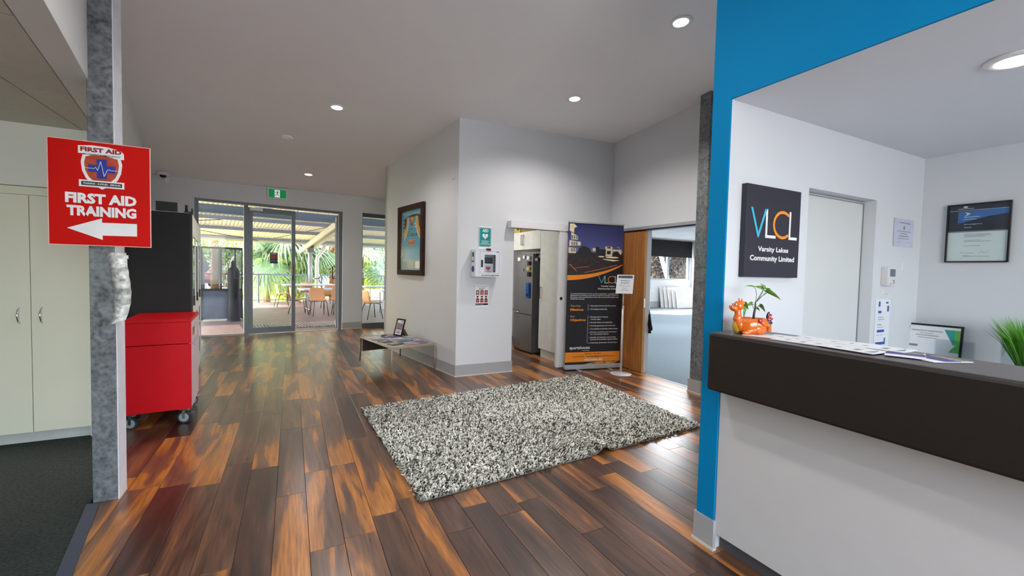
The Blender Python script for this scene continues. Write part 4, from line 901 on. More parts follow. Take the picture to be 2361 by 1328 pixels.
a = MB(); poly_line(a, [(bx(.02), bzz(.705)), (bx(.05), bzz(.71)), (bx(.10), bzz(.685)), (bx(.16), bzz(.665))], .008, -.0028); poly_line(a, [(bx(.12), bzz(.685)), (bx(.38), bzz(.70))], .005, -.0028); poly_line(a, [(bx(.3), bzz(.655)), (bx(.62), bzz(.685)), (bx(.9), bzz(.715))], .007, -.0028)
a.build('printed_trails', mat('trail_orange', srgb(232, 120, 60), .5), t_)
a = MB(); poly_line(a, [(bx(.93), bzz(.81)), (bx(.935), bzz(.838)), (bx(.90), bzz(.846)), (bx(.885), bzz(.84))], .005, -.0028); a.build('printed_lamp', cream, t_)
vlcl(t_, bx(.555), bx(.94), bzz(.582), bzz(.635), .010, -.001)
MB().text('Varsity Lakes', bx(.61), bx(.87), bzz(.553), bzz(.566), bold=.03).text('Community Limited', bx(.555), bx(.94), bzz(.534), bzz(.548), bold=.03).build('lettering', M_txtw, t_)
a = MB()
for k, s in enumerate(('A community based not for profit organisation established to', 'dedicated to ensuring community prosperity through a Board of', 'Directors with representation from key community leaders and')):
    a.text(s, bx(.065), bx(.94), bzz(.500-.0125*k), bzz(.5095-.0125*k), bold=.02)
a.text('stakeholder groups.', bx(.065), bx(.32), bzz(.4625), bzz(.472), bold=.02); a.build('paragraph', M_txtw, t_)
MB().text('Two Key', bx(.07), bx(.25), bzz(.408), bzz(.426)).text('Our', bx(.07), bx(.155), bzz(.338), bzz(.351)).build('heading', mat('heading_beige', srgb(226, 180, 140), .5), t_)
MB().text('Missions', bx(.07), bx(.305), bzz(.384), bzz(.401), bold=.04).text('Objectives', bx(.07), bx(.355), bzz(.306), bzz(.327), bold=.04).build('bold_heading', M_orange, t_)
MB().rect(bx(.385), bzz(.385), bx(.392), bzz(.43), -.001).rect(bx(.385), bzz(.150), bx(.392), bzz(.352), -.001).build('divider', M_skirt, t_)
a = MB()
rows = [('Ensuring Community Prosperity', .413, .90), ('Providing Leadership', .389, .74), ('Manage Sports House', .333, .76), ('Varsity Lakes', .316, .62), ('Provide Vision & Leadership', .293, .84), ('Provide governance & resources', .270, .90),
        ('Coordinate & develop relationships', .247, .95), ('Provide a central point of contact', .224, .93), ('for community matters', .209, .78), ('Identify and develop community,', .186, .92), ('business & innovation opportunities', .171, .95), ('Undertake promotion & advocacy', .147, .94)]
for s, zz, x1 in rows:
    a = MB().text(s, bx(.44), bx(x1), bzz(zz), bzz(zz+.0105), bold=.025)
    if s not in ('Varsity Lakes', 'for community matters', 'business & innovation opportunities'): a.rect(bx(.415), bzz(zz+.003), bx(.424), bzz(zz+.007), -.001)
    a.build('bullet_line', M_txtw, t_)
MB().text('sportshouse', bx(.075), bx(.44), bzz(.103), bzz(.132), bold=.02).text('a varsity centre', bx(.30), bx(.43), bzz(.096), bzz(.102), bold=.02).build('logo_lettering', M_txtw, t_)
MB().rect(bx(0), bzz(.018), bx(.998), bzz(.088), -.001).build('orange_band', M_orange, t_)
MB().text('Manager: Nic Bone', bx(.36), bx(.65), bzz(.070), bzz(.079), y=-.003, bold=.02).text('0413 525 787', bx(.14), bx(.34), bzz(.052), bzz(.061), y=-.003, bold=.02).text('manager@sportshouse.com.au', bx(.39), bx(.91), bzz(.050), bzz(.061), y=-.003, bold=.02).build('contact_lettering', mat('print_brown', srgb(90, 40, 16), .5), t_)
MB().text('vlcl.com.au', bx(.345), bx(.675), bzz(.025), bzz(.045), y=-.003, bold=.03).build('web_lettering', M_txtw, t_)
a = MB()
for k in range(5): a.plate([(bx(.35+.11*k), bzz(.001)), (bx(.45+.11*k), bzz(.001)), (bx(.62+.09*k if k < 4 else .99), bzz(.016)), (bx(.56+.09*k), bzz(.016))], -.0012-.0002*k)
a.build('printed_trails', mat('trail_gold', srgb(214, 150, 70), .5, var=.5, vs_=12), t_)

# ================================================================== NOTICE STAND
t_ = thing('notice_stand', 'white pedestal notice stand in front of the timber door', 'stand', (4.15, 4.661, 0))
mst = mat('white_stand_metal', srgb(214, 214, 212), .3, .1)
MB().lathe([(.148, 0), (.150, .006), (.14, .010), (.03, .022), (.018, .03), (.0, .03)], n=40).build('base', mst, t_, smooth=True)
MB().tube([(0, 0, .02), (0, 0, .95)], .0145, 12).build('lower_pole', mst, t_, smooth=True); MB().tube([(0, 0, .94), (0, 0, 1.28)], .009, 12).build('upper_pole', mst, t_, smooth=True)
MB().tube([(0, 0, .925), (0, 0, .965)], .017, 12).build('collar', M_chrome, t_)
head = MB().box(-.125, -.018, 1.135, .125, -.008, 1.395).build('holder', M_acr, t_)
s = thing('notice_sheet', 'white meeting in progress notice held on the pedestal stand', 'notice', (4.15, 4.661-.02, 1.14), R(-28))
def shear(mb_): mb_.v = [(x+.10*z-.012, y+.16*z-.03, z) for x, y, z in mb_.v]; return mb_
shear(MB().box(-.118, -.004, 0, .118, 0, .262)).build('sheet', M_paper, s)
shear(MB().rect(-.10, .215, .10, .250, -.0055)).build('picture', mat('notice_photo', srgb(80, 90, 110), .5, var=.7, vs_=60), s)
shear(MB().text('Meeting in', -.062, .068, .170, .188, y=-.0055, bold=.02).text('Progress', -.05, .056, .138, .158, y=-.0055, bold=.02).text('Please be quiet', -.074, .078, .098, .112, y=-.0055).rect(-.03, .075, .03, .078, -.0055).rect(-.05, .045, .055, .049, -.0055)).build('lettering', mat('notice_ink', srgb(70, 74, 84), .5), s)
head.hide_render = False
bpy.data.objects.remove(head)
MB().box(-.06, -.012, 1.262, .06, -.004, 1.285).build('clip', mst, t_)

# ================================================================== TIMBER SLIDING DOOR
m_, tt, pp = _m('warm_veneer'); tc = tt.nodes.new('ShaderNodeTexCoord'); mp_ = tt.nodes.new('ShaderNodeMapping'); mp_.inputs['Scale'].default_value = (14, 14, .9)
nz_ = tt.nodes.new('ShaderNodeTexNoise'); nz_.inputs['Scale'].default_value = 2.2; nz_.inputs['Detail'].default_value = 6; rp = tt.nodes.new('ShaderNodeValToRGB')
rp.color_ramp.elements[0].color = srgb(146, 92, 44)+(1,); rp.color_ramp.elements[1].color = srgb(182, 122, 64)+(1,); rp.color_ramp.elements[0].position = .3; rp.color_ramp.elements[1].position = .7
tt.links.new(tc.outputs['Object'], mp_.inputs[0]); tt.links.new(mp_.outputs[0], nz_.inputs['Vector']); tt.links.new(nz_.outputs['Fac'], rp.inputs[0]); tt.links.new(rp.outputs[0], pp.inputs['Base Color']); pp.inputs['Roughness'].default_value = .35
M_veneer = m_
t_ = thing('timber_sliding_door', 'warm timber veneer sliding door beside the notice stand', 'sliding door', (4.445, 4.575, 0))
MB().box(0, 0, .014, .04, .78, 2.03).build('leaf', M_veneer, t_, bevel=.002)
MB().box(0, -.003, .014, .04, 0, 2.03).build('edge_strip', mat('pale_veneer_edge', srgb(206, 154, 92), .4), t_)
MB().box(.008, -.006, .94, .032, -.003, 1.07).build('lock_plate', M_chrome, t_)
t_ = thing('door_track', 'grey metal sliding track over the timber door', 'door track', (4.42, 3.63, 2.035))
MB().box(0, .0, .014, .068, 1.73, .055).build('rail', mat('track_grey', srgb(170, 172, 176), .35, .4), t_); MB().box(.012, 0, 0, .066, 1.73, .014).build('slot', M_txtk, t_)
t_ = thing('black_coat', 'black cloth hanging behind the edge of the timber door', 'cloth', (4.60, 4.56, 0))
v = []; f = []; N = 12
for i in range(N+1):
    z = .92-.34*i/N; w_ = .03+.10*min(1, i/N*1.4)-(0.04 if i > N-2 else 0)
    for k in range(7):
        s_ = k/6; v.append((.0+.02*math.sin(s_*9+i*.3), .09-w_*(s_*1.0)-.0, z+.01*math.sin(s_*5)))
for i in range(N):
    for k in range(6): q = i*7+k; f.append((q, q+1, q+8, q+7))
o = MB().add(v, f).build('fabric', mat('black_cloth', srgb(16, 16, 18), .95), t_, smooth=True); s_ = o.modifiers.new('thick', 'SOLIDIFY'); s_.thickness = .02
MB().box(-.02, .06, .90, .02, .09, .95).build('hook', M_chrome, t_)
# meeting room furnishings
wf = struct(MB().box(12.0, RY+.03, 1.18, 15.86, RY+.10, 1.235).box(12.0, RY+.03, 2.70, 15.86, RY+.10, 2.75).box(14.50, RY+.03, 1.235, 14.62, RY+.10, 2.7).box(15.76, RY+.03, 1.235, 15.86, RY+.1, 2.7).box(9.0, RY+.03, 1.18, 9.06, RY+.1, 2.75).box(9.0, RY+.03, 1.18, 12, RY+.1, 1.235).box(9.0, RY+.03, 2.70, 12, RY+.1, 2.75).build('window_2', mat('pale_blue_grey_frame', srgb(150, 168, 190), .4, .2)))
MB().box(9.0, RY+.06, 1.235, 14.5, RY+.068, 2.7).build('glass_pane', M_glass, wf); MB().box(14.62, RY+.06, 1.235, 15.76, RY+.068, 2.7).build('glass_pane', M_glass, wf)
t_ = thing('roller_blind', 'black roller blind half lowered over the meeting room window', 'blind', (12.4, RY-.06, 0))
MB().box(0, 0, 2.20, 3.50, .004, 2.86).build('fabric', mat('black_blind', srgb(30, 28, 32), .9, var=.1), t_); MB().box(0, -.01, 2.175, 3.50, .012, 2.205).build('bottom_bar', M_black, t_)
MB().tube([(0, .025, 2.865), (3.5, .025, 2.865)], .022, 10).build('roller', M_black, t_)
for i in range(5):
    t_ = thing('folded_table', ['frontmost pale folded table leaning on the meeting room wall', 'second pale folded table in the leaning stack', 'middle pale folded table in the leaning stack', 'fourth pale folded table in the leaning stack', 'rearmost pale folded table against the meeting room wall'][i], 'folding table', (13.95+.13*(4-i), RY-.36-.10*(4-i)+.10, 0.01), 0, 'folded tables leaning on the wall')
    H_ = .86; n_ = []
    for z, y in ((0, 0), (.86, .16)): n_.append((z, y))
    rad = .10; outline = [(0, 0), (2.0, 0), (2.0, H_-rad)]+[(2.0-rad+rad*math.cos(a_), H_-rad+rad*math.sin(a_)) for a_ in (R(30), R(60), R(90))]+[(rad+rad*math.cos(a_), H_-rad+rad*math.sin(a_)) for a_ in (R(90), R(120), R(150), R(180))]
    off = lambda mb_: mb_
    mb = MB().plate(outline, 0, .035); mb.v = [(x*.72, y+z*.16, z) for x, y, z in mb.v]; mb.build('top', mat('pale_table_top', srgb(214, 212, 214), .35), t_)
    mb = MB().rect(.1, .1, 1.9, .14, .036, .02).rect(.1, .7, 1.9, .74, .036, .02); mb.v = [(x*.72, y+z*.16, z) for x, y, z in mb.v]; mb.build('folded_legs', M_darkal, t_)
t_ = thing('wall_socket', 'white power socket on the meeting room wall by the tables', 'power socket', (13.62, RY-.012, .60))
MB().box(0, 0, 0, .12, .012, .075).build('plate', M_white, t_, bevel=.003); MB().box(.03, -.002, .02, .05, 0, .05).box(.07, -.002, .02, .09, 0, .05).build('slots', M_txtg, t_)

# ================================================================== RECEPTION
# recessed door
dr = struct(MB().box(2.66, 1.53, .0, 3.436, 1.545, 1.925).build('door_1', mat('flush_door_white', (.66, .67, .66), .45, var=.01)))
MB().box(3.432, 1.524, 0, 3.436, 1.531, 1.925).box(2.66, 1.524, 1.922, 3.436, 1.531, 1.927).build('seam', M_txtg, dr)
# desk panel and counter
t_ = thing('reception_desk', 'white reception desk with dark brown raised counter', 'desk', (1.956, 1.45, 0))
MB().box(0, -2.9, .085, .035, 0, .86).build('front_panel', mat('desk_white', (.62, .615, .615), .45, var=.01), t_, bevel=.0015)
MB().box(.045, -2.9, 0, .06, -.002, .085).build('kickboard', mat('dark_grey_kick', srgb(88, 88, 92), .5), t_)
cx0, cx1 = 1.828-1.956, 2.175-1.956
mcn = mat('dark_brown_leather', srgb(28, 21, 17), .5, var=.08, vs_=120, bump=.08, bs=400)
MB().box(cx0, -2.9, .858, cx1, -.015, 1.138).build('counter_box', mcn, t_, bevel=.012)
mct = mat('counter_top_grey', srgb(98, 92, 92), .38, var=.06, vs_=150)
MB().box(cx0+.012, -2.895, 1.1375, cx1-.01, -.02, 1.1415).build('counter_top', mct, t_)
MB().box(.035, -2.9, .70, .75, -.03, .73).build('work_surface', M_white, t_)
CT = 1.1415
t_ = thing('credenza', 'white ledge along the reception side wall under the certificate', 'shelf', (3.72, -1.2, 0))
MB().box(0, 0, .86, .37, 2.64, .885).build('top', M_white, t_); MB().box(.02, 0, 0, .37, 2.64, .86).build('body', M_white, t_)
for k in range(4): MB().box(.0, .01+.66*k, .03, .02, .64+.66*k, .855).build('door', M_white, t_, bevel=.002)
# leaflets on the counter
cl = [((1.985, 1.235), 14, 'white leaflet nearest the dragon planter on the counter'), ((2.03, 1.150), 6, 'second white leaflet from the dragon planter'), ((1.955, 1.075), -4, 'white leaflet near the front counter edge behind the dragon'),
      ((2.095, 1.07), -3, 'white leaflet along the inner counter edge'), ((1.965, .955), 4, 'white leaflet in the front row midway along the counter'), ((2.10, .965), 8, 'white leaflet in the inner row midway along the counter'),
      ((1.945, .875), -8, 'large white leaflet with blue wave overlapping the counter front row'), ((2.085, .845), -2, 'white leaflet with blue wave at the inner counter edge')]
for i, ((x, y), rz, lab) in enumerate(cl):
    q = thing('leaflet', lab, 'leaflet', (x, y, CT+.0008*(i+1)), R(rz+6), 'white leaflets on the counter')
    MB().box(-.062, -.095, 0, .062, .095, .0018).build('cover', M_paper, q)
    MB().lathe([(0, .0020), (.012, .0021)], cx=-.01, cy=.045, n=12).build('round_logo', M_skirt, q)
    a = MB().box(-.03, -.03, .0019, .012, -.012, .0022); a.build('dark_logo', M_txtg, q)
    MB().add([(-.045, -.06, .0021), (-.03, -.082, .0021), (.02, -.075, .0021), (.05, -.06, .0021), (.02, -.066, .0021), (-.02, -.06, .0021)], [(0, 1, 2, 3, 4, 5)]).build('blue_wave', mat('pale_blue_print', srgb(130, 160, 190), .5), q)
for i, ((x, y), rz, lab) in enumerate([((2.0, .735), 20, 'purple and white flyer on the counter, lifted corner'), ((2.02, .655), -22, 'purple and white flyer nearest the certificate on the counter')]):
    q = thing('flyer', lab, 'flyer', (x, y, CT+.002+.003*(1-i)), R(rz), 'purple flyers on the counter')
    MB().box(-.075, -.055, 0, .075, .055, .002).build('cover', M_paper, q)
    MB().box(-.03, -.054, .002, .03, .054, .0026).build('purple_band', mat('print_purple', srgb(88, 76, 140), .5, var=.1), q)
    MB().box(.034, -.05, .002, .07, .05, .0026).build('picture', mat('flyer_photo', srgb(150, 150, 130), .5, var=.6, vs_=70), q)
# certificate of appreciation
t_ = thing('certificate_frame', 'black framed certificate with green corners leaning on the side wall', 'certificate', (4.00, 1.33, .886), R(-90+6), rx=0)
def lean(mb_, a_=10):
    s, c = math.sin(R(a_)), math.cos(R(a_)); mb_.v = [(x, y*c+z*s, z*c-y*s+.003) for x, y, z in mb_.v]; return mb_
CW, CH = .30, .225
a = MB(); frame_bars(a, -CW/2, 0, CW/2, CH, .013, 0, .014); lean(a).build('frame', M_blackg, t_)
lean(MB().box(-CW/2+.01, .004, .01, CW/2-.01, .010, CH-.01)).build('sheet', M_paper, t_)
lean(MB().plate([(.055, .195), (CW/2-.013, .195), (CW/2-.013, .115), (.105, .09)], .003)).build('teal_corner', mat('print_teal', srgb(40, 160, 150), .5), t_)
lean(MB().plate([(.105, .195), (CW/2-.013, .195), (CW/2-.013, .04), (.085, .04), (.115, .09)], .0022)).plate([(-CW/2+.013, .20), (-CW/2+.03, .20), (-CW/2+.013, .08)], .022).build('green_corner', mat('print_green', srgb(90, 180, 80), .5), t_)
lean(MB().text('CERTIFICATE OF APPRECIATION', -.115, .05, .172, .181, y=.002, bold=.02).rect(-.07, .158, .0, .161, .002).rect(-.09, .142, .03, .146, .002).rect(-.08, .126, .02, .129, .002).rect(-.12, .06, -.075, .075, .002)).build('lettering', M_txtg, t_)
t_ = thing('brochure_holder', 'clear acrylic holder standing in front of the leaning certificate', 'holder', (3.93, 1.22, .886), R(-84))
MB().box(-.07, 0, 0, .12, .003, .135).box(-.07, .04, 0, .12, .043, .135).box(-.07, 0, 0, .12, .043, .003).build('body', M_acr, t_)
MB().box(.10, .003, .0, .118, .04, .012).build('blue_foot', M_txtb, t_)
# glass vase with grass
t_ = thing('glass_vase', 'square glass vase holding bright green grass on the ledge', 'vase', (3.88, .85, .886))
a = MB(); s_ = .095; hv = .20
a.box(-s_, -s_, 0, s_, s_, .012).box(-s_, -s_, .012, s_, -s_+.005, hv).box(-s_, s_-.005, .012, s_, s_, hv).box(-s_, -s_+.005, .012, -s_+.005, s_-.005, hv).box(s_-.005, -s_+.005, .012, s_, s_-.005, hv)
a.build('body', M_acr, t_)
g = MB(); wr = MB()
for k in range(420):
    a0 = random.random()*2*PI; r0 = .045*math.sqrt(random.random()); a1 = a0+random.uniform(-.5, .5); r1 = r0*1.2+random.uniform(.02, .13)
    hgt = random.uniform(.22, .34); b0 = Vector((math.cos(a0)*r0, math.sin(a0)*r0, .02)); b2 = Vector((math.cos(a1)*r1, math.sin(a1)*r1+.02, hgt)); b1 = (b0+b2)/2+Vector((0, 0, .04))
    sd2 = Vector((-math.sin(a0+k), math.cos(a0+k), 0))*.0022
    v = [b0-sd2, b0+sd2, b1-sd2*1.2, b1+sd2*1.2, b2]
    g.add(v, [(0, 1, 3, 2), (2, 3, 4)])
    if k % 6 == 0: wr.tube([b0, b0+Vector((0, 0, .06))], .002, 4)
q = g.build('grass', mat('grass_green', srgb(96, 168, 40), .5, var=.3, vs_=20), t_); q['kind'] = 'stuff'
wr.build('pale_stalks', mat('pale_stem', srgb(196, 190, 160), .5), t_)
# wall items
t_ = thing('wall_certificate', 'small plastic sleeved certificate on the reception wall', 'certificate', (3.68, 1.450, 1.652), 0)
MB().box(0, 0, 0, .285, .003, .192).build('sleeve', mat('sleeve_pale', srgb(200, 202, 222), .3), t_)
MB().text('Certificate of Training', .06, .225, .158, .170, y=-.001, bold=.01).plate(ell(.14, .130, .010, .014, 12), -.001).rect(.045, .104, .24, .108, -.001).rect(.09, .088, .19, .092, -.001).rect(.07, .070, .21, .075, -.001).rect(.06, .054, .22, .057, -.001).rect(.06, .03, .10, .032, -.001).rect(.18, .03, .22, .032, -.001).build('lettering', M_txtg, t_)
t_ = thing('intercom', 'white wall intercom with grey screen beside the recessed door', 'intercom', (3.545, 1.415, 1.378), 0)
MB().box(0, 0, 0, .112, .04, .125).build('body', mat('intercom_white', (.72, .70, .71), .4), t_, bevel=.004); MB().box(.025, -.0015, .062, .095, 0, .112).build('screen', mat('screen_grey', srgb(96, 108, 130), .25), t_)
MB().box(.07, -.002, .03, .09, 0, .04).box(.07, -.002, .015, .09, 0, .024).box(.03, -.002, .01, .045, 0, .016).build('buttons', M_txtg, t_)
t_ = thing('wall_poster', 'white certificate poster with blue blocks below the intercom', 'poster', (3.50, 1.452, .955), 0)
MB().box(-.01, 0, 0, .19, .002, .33).build('sheet', mat('poster_white', (.80, .82, .86), .45, var=.01), t_)
for r_ in ((.03, .28, .052, .315), (.03, .235, .07, .252), (.13, .30, .16, .312), (.15, .245, .172, .285), (.025, .105, .12, .122)): MB().rect(*r_, -.001).build('blue_block', M_txtb, t_)
MB().plate([(.01, .02), (.14, .02), (.14, .065), (.125, .065), (.125, .038), (.01, .038)], -.001).build('blue_block', M_txtb, t_)
MB().text('Certificate of', .03, .10, .203, .212, y=-.001, bold=.01).text('Appreciation', .03, .115, .186, .196, y=-.001, bold=.01).rect(.028, .155, .08, .160, -.001).rect(.028, .138, .10, .141, -.001).rect(.02, .085, .05, .088, -.001).rect(.065, .085, .10, .088, -.001).build('lettering', M_txtg, t_)
for nm, lab, x, z in (('wall_hook', 'small white adhesive hook below the sleeved certificate', 3.83, 1.475), ('wall_hook', 'small white adhesive hook above the blue block poster', 3.585, 1.315)):
    t_ = thing(nm, lab, 'hook', (x, 1.452, z), 0); MB().box(-.008, 0, 0, .008, .003, .07 if z > 1.4 else .03).build('plate', M_white, t_); MB().tube([(0, 0, .01), (0, -.022, .004), (0, -.03, .018)], .003, 6).build('hook_arm', M_white, t_)
t_ = thing('award_frame', 'thin black framed blue topped award certificate on the side wall', 'certificate', (4.088, 1.312, 1.548), R(-90))
AW, AH = .303, .396
a = MB(); frame_bars(a, 0, 0, AW, AH, .009, -.02, 0); a.build('frame', M_blackg, t_)
MB().box(.006, -.008, .006, AW-.006, -.003, AH-.006).build('sheet', M_paper, t_)
MB().rect(.009, .212, AW-.009, AH-.009, -.0095).build('navy_header', mat('award_navy', srgb(44, 46, 66), .35), t_)
MB().plate([(.055, .265), (.13, .285), (.20, .305), (AW-.01, .318), (AW-.01, .352), (.055, .345)], -.0105).build('blue_sky', mat('award_blue', srgb(60, 110, 180), .35, var=.15), t_)
MB().plate([(.088, .31), (.118, .327), (.088, .342), (.1, .327)], -.0115).rect(.085, .305, .16, .308, -.0115).rect(.085, .290, .145, .2925, -.0115).rect(.01, .351, AW-.01, .353, -.0115).plate(ell(.09, .375, .012, .006, 10), -.0115).rect(.055, .362, .13, .365, -.0115).text('Encouragement', .088, .175, .252, .262, y=-.0115).text('Award', .088, .122, .232, .241, y=-.0115).build('white_lettering', M_txtw, t_)
MB().rect(.009, .205, AW-.009, .213, -.0098).build('grey_strip', M_txtg, t_)
a = MB()
for z, x1 in ((.188, .21), (.180, .22), (.172, .19), (.148, .17), (.140, .22), (.112, .17), (.045, .12), (.04, .22)): a.rect(.09, z, x1, z+.0022, -.0092)
poly_line(a, [(.075, .06), (.082, .072), (.09, .062), (.11, .064), (.14, .063)], .0015, -.0092); poly_line(a, [(.17, .063), (.18, .074), (.19, .062), (.205, .07), (.212, .076)], .0015, -.0092); a.build('text_lines', M_txtg, t_)
MB().box(.009, -.0135, .009, AW-.009, -.012, AH-.009).build('glass_pane', M_glass, t_)

# ---- ceramic dragon planter
t_ = thing('dragon_planter', 'orange glazed ceramic dragon planter on the end of the counter', 'planter', (1.968, 1.318, CT), R(-28))
def glaze(name, c): return mat(name, c, .12, var=.12, vs_=14, coat=.6)
gO = glaze('orange_glaze', srgb(222, 106, 22)); gY = glaze('yellow_glaze', srgb(190, 160, 40)); gR = glaze('red_glaze', srgb(176, 22, 24)); gK = glaze('maroon_glaze', srgb(52, 12, 20))
def sculpt(name, blobs, m_, par, vox=.0028):
    bm = bmesh.new()
    for (x, y, z, rx_, ry_, rz_, ay) in blobs:
        M_ = Matrix.Translation((x, y, z)) @ Matrix.Rotation(R(ay), 4, 'Y') @ Matrix.Diagonal((rx_, ry_, rz_, 1))
        bmesh.ops.create_icosphere(bm, subdivisions=3, radius=1, matrix=M_)
    me = bpy.data.meshes.new(name); bm.to_mesh(me); bm.free(); me.materials.append(m_)
    o = bpy.data.objects.new(name, me); C.objects.link(o); o.parent = par
    r_ = o.modifiers.new('remesh', 'REMESH'); r_.mode = 'VOXEL'; r_.voxel_size = vox; r_.use_smooth_shade = True
    s_ = o.modifiers.new('smooth', 'SMOOTH'); s_.factor = .6; s_.iterations = 4
    return o
# body bowl, open on top (local x to the tail, head at -x)
prof = [(.0, 0), (.045, 0), (.060, .006), (.070, .022), (.073, .042), (.068, .060), (.060, .070), (.056, .070), (.062, .058), (.060, .050), (0, .048)]
MB().lathe(prof, cx=.012, n=40, sx=1.12, sy=.72, cap=False).build('bowl', gO, t_, smooth=True)
MB().lathe([(.060, .060), (.03, .063), (.0, .064)], cx=.012, n=30, sx=1.08, sy=.70, cap=False).build('soil', mat('potting_soil', srgb(46, 28, 20), .95, var=.4, vs_=80), t_)
sculpt('neck_and_head', [(-.055, 0, .040, .026, .032, .034, 0), (-.062, 0, .068, .020, .021, .026, 10), (-.062, 0, .090, .016, .017, .022, 0), (-.060, 0, .121, .025, .024, .022, 0), (-.083, 0, .110, .021, .019, .014, 12), (-.097, .009, .115, .008, .007, .008, 0), (-.097, -.009, .115, .008, .007, .008, 0),
       (-.050, .014, .143, .0045, .0045, .013, -15), (-.050, -.014, .143, .0045, .0045, .013, -15), (-.040, .010, .134, .009, .004, .008, 30), (-.040, -.010, .134, .009, .004, .008, 30), (-.064, 0, .062, .022, .024, .006, 8)], gO, t_, .0022)
sculpt('belly', [(-.066, 0, .030, .020, .024, .028, -10)], gY, t_)
sculpt('hind_leg', [(-.01, -.044, .020, .030, .012, .012, -10), (-.038, -.046, .010, .022, .010, .009, 0), (.02, -.046, .026, .022, .012, .018, 20)], gO, t_)
sculpt('hind_leg', [(-.01, .044, .020, .030, .012, .012, -10), (-.038, .046, .010, .022, .010, .009, 0), (.02, .046, .026, .022, .012, .018, 20)], gO, t_)
sculpt('tail', [(.085, -.03, .024, .012, .012, .010, 0), (.082, -.036, .036, .010, .010, .010, 0), (.07, -.044, .044, .012, .008, .007, 0), (.052, -.050, .046, .012, .007, .007, 20), (.038, -.053, .054, .011, .006, .008, 40)], gO, t_)
sculpt('tail_tip', [(.026, -.054, .062, .014, .005, .010, 40)], gR, t_)
for k, (a_, m_) in enumerate(((-70, gK), (-42, gR), (-10, gR), (20, gK), (45, gK))): sculpt('tail_feather', [(.088+.016*math.cos(R(a_)), 0, .062-.022*math.sin(R(a_)), .018, .008, .008, a_)], m_, t_)
a = MB()
for s in (-1, 1): a.lathe([(0, -.0048), (.0042, -.002), (.0042, .002), (0, .0048)], cx=0, cy=0, n=10, cap=False)
for s in (-1, 1):
    MB().lathe([(0, -.005), (.0045, -.002), (.0045, .002), (0, .005)], n=12, cap=False).build('eye', mat('eye_white', (.8, .78, .7), .2), t_, smooth=True, loc=(-.080, s*.013, .127))
    MB().lathe([(0, -.003), (.003, -.001), (.003, .001), (0, .003)], n=10, cap=False).build('pupil', M_txtk, t_, smooth=True, loc=(-.0842, s*.0140, .127))
# ---- plant in the planter
bpy.data.objects[t_.name].scale = (.93, .95, 1.12)
t_ = thing('potted_plant', 'arrow leafed green plant growing from the dragon planter', 'plant', (1.968, 1.318, CT+.070), R(-28))
mst_ = mat('plant_stem', srgb(74, 62, 44), .6); mlf = mat('arrow_leaf', srgb(104, 146, 58), .45, var=.35, vs_=60); mlt = mat('leaf_stalk', srgb(70, 100, 50), .5)
MB().tube([(.018, 0, -.004), (.020, 0, .03), (.026, .002, .06), (.024, 0, .085)], [.006, .0055, .0045, .003], 8).build('stem', mst_, t_, smooth=True)
def leaf(par, tip_from, tip_to, wd_, droop=.01):
    p0 = Vector(tip_from); p1 = Vector(tip_to); d = (p1-p0); l_ = d.length; d.normalize(); side = (d.cross(Vector((0, 0, 1))).normalized()+Vector((0, 0, .75))).normalized(); side = (side-d*side.dot(d)).normalized(); up = side.cross(d); wd_ *= 1.35
    rows_ = [(-.22, .55, -.02), (0, .9, 0), (.15, 1.0, 0), (.4, .8, 0), (.7, .42, 0), (1, .02, 0)]
    v = []; f = []
    for t0, w0_, _ in rows_:
        c = p0+d*l_*t0-Vector((0, 0, droop*max(0, t0)**2))
        v += [c-side*wd_*w0_+up*wd_*.25*w0_, c if t0 > -.1 else p0, c+side*wd_*w0_+up*wd_*.25*w0_]
    for i in range(len(rows_)-1): f += [(3*i, 3*i+1, 3*i+4, 3*i+3), (3*i+1, 3*i+2, 3*i+5, 3*i+4)]
    MB().add(v, f).build('leaf', mlf, par, smooth=True)
def stalk(par, pts): MB().tube(pts, .0013, 5).build('stalk', mlt, par, smooth=True)
S0 = (.024, 0, .082)
for pts, lf, w_ in (([S0, (.028, 0, .12), (.022, .0, .150), (.010, 0, .160)], ((.010, 0, .160), (-.026, .01, .170)), .005), ([S0, (.045, 0, .12), (.06, 0, .148)], ((.06, 0, .148), (.018, .012, .170)), .013),
                    ([S0, (.05, .002, .11), (.082, .0, .135)], ((.082, 0, .136), (.140, -.012, .108)), .011), ([S0, (.05, .0, .12), (.07, .01, .158)], ((.07, .01, .152), (.052, .02, .185)), .012),
                    ([(.024, 0, .06), (.04, -.005, .066)], ((.042, -.005, .070), (.066, -.014, .048)), .012), ([(.02, 0, .05), (.008, 0, .07), (.006, 0, .076)], ((.010, 0, .077), (-.016, .006, .073)), .010),
                    ([(-.028, 0, 0), (-.030, 0, .04)], ((-.030, 0, .062), (-.028, -.008, .032)), .011), ([(-.028, 0, 0), (-.026, .0, .06)], ((-.034, 0, .078), (-.010, -.004, .058)), .013),
                    ([S0, (.07, 0, .13), (.075, 0, .15)], ((.070, -.004, .145), (.104, -.006, .132)), .012), ([(.022, 0, .05), (.034, 0, .055)], ((.032, 0, .056), (.046, -.004, .050)), .006)):
    stalk(t_, pts); leaf(t_, lf[0], lf[1], w_)

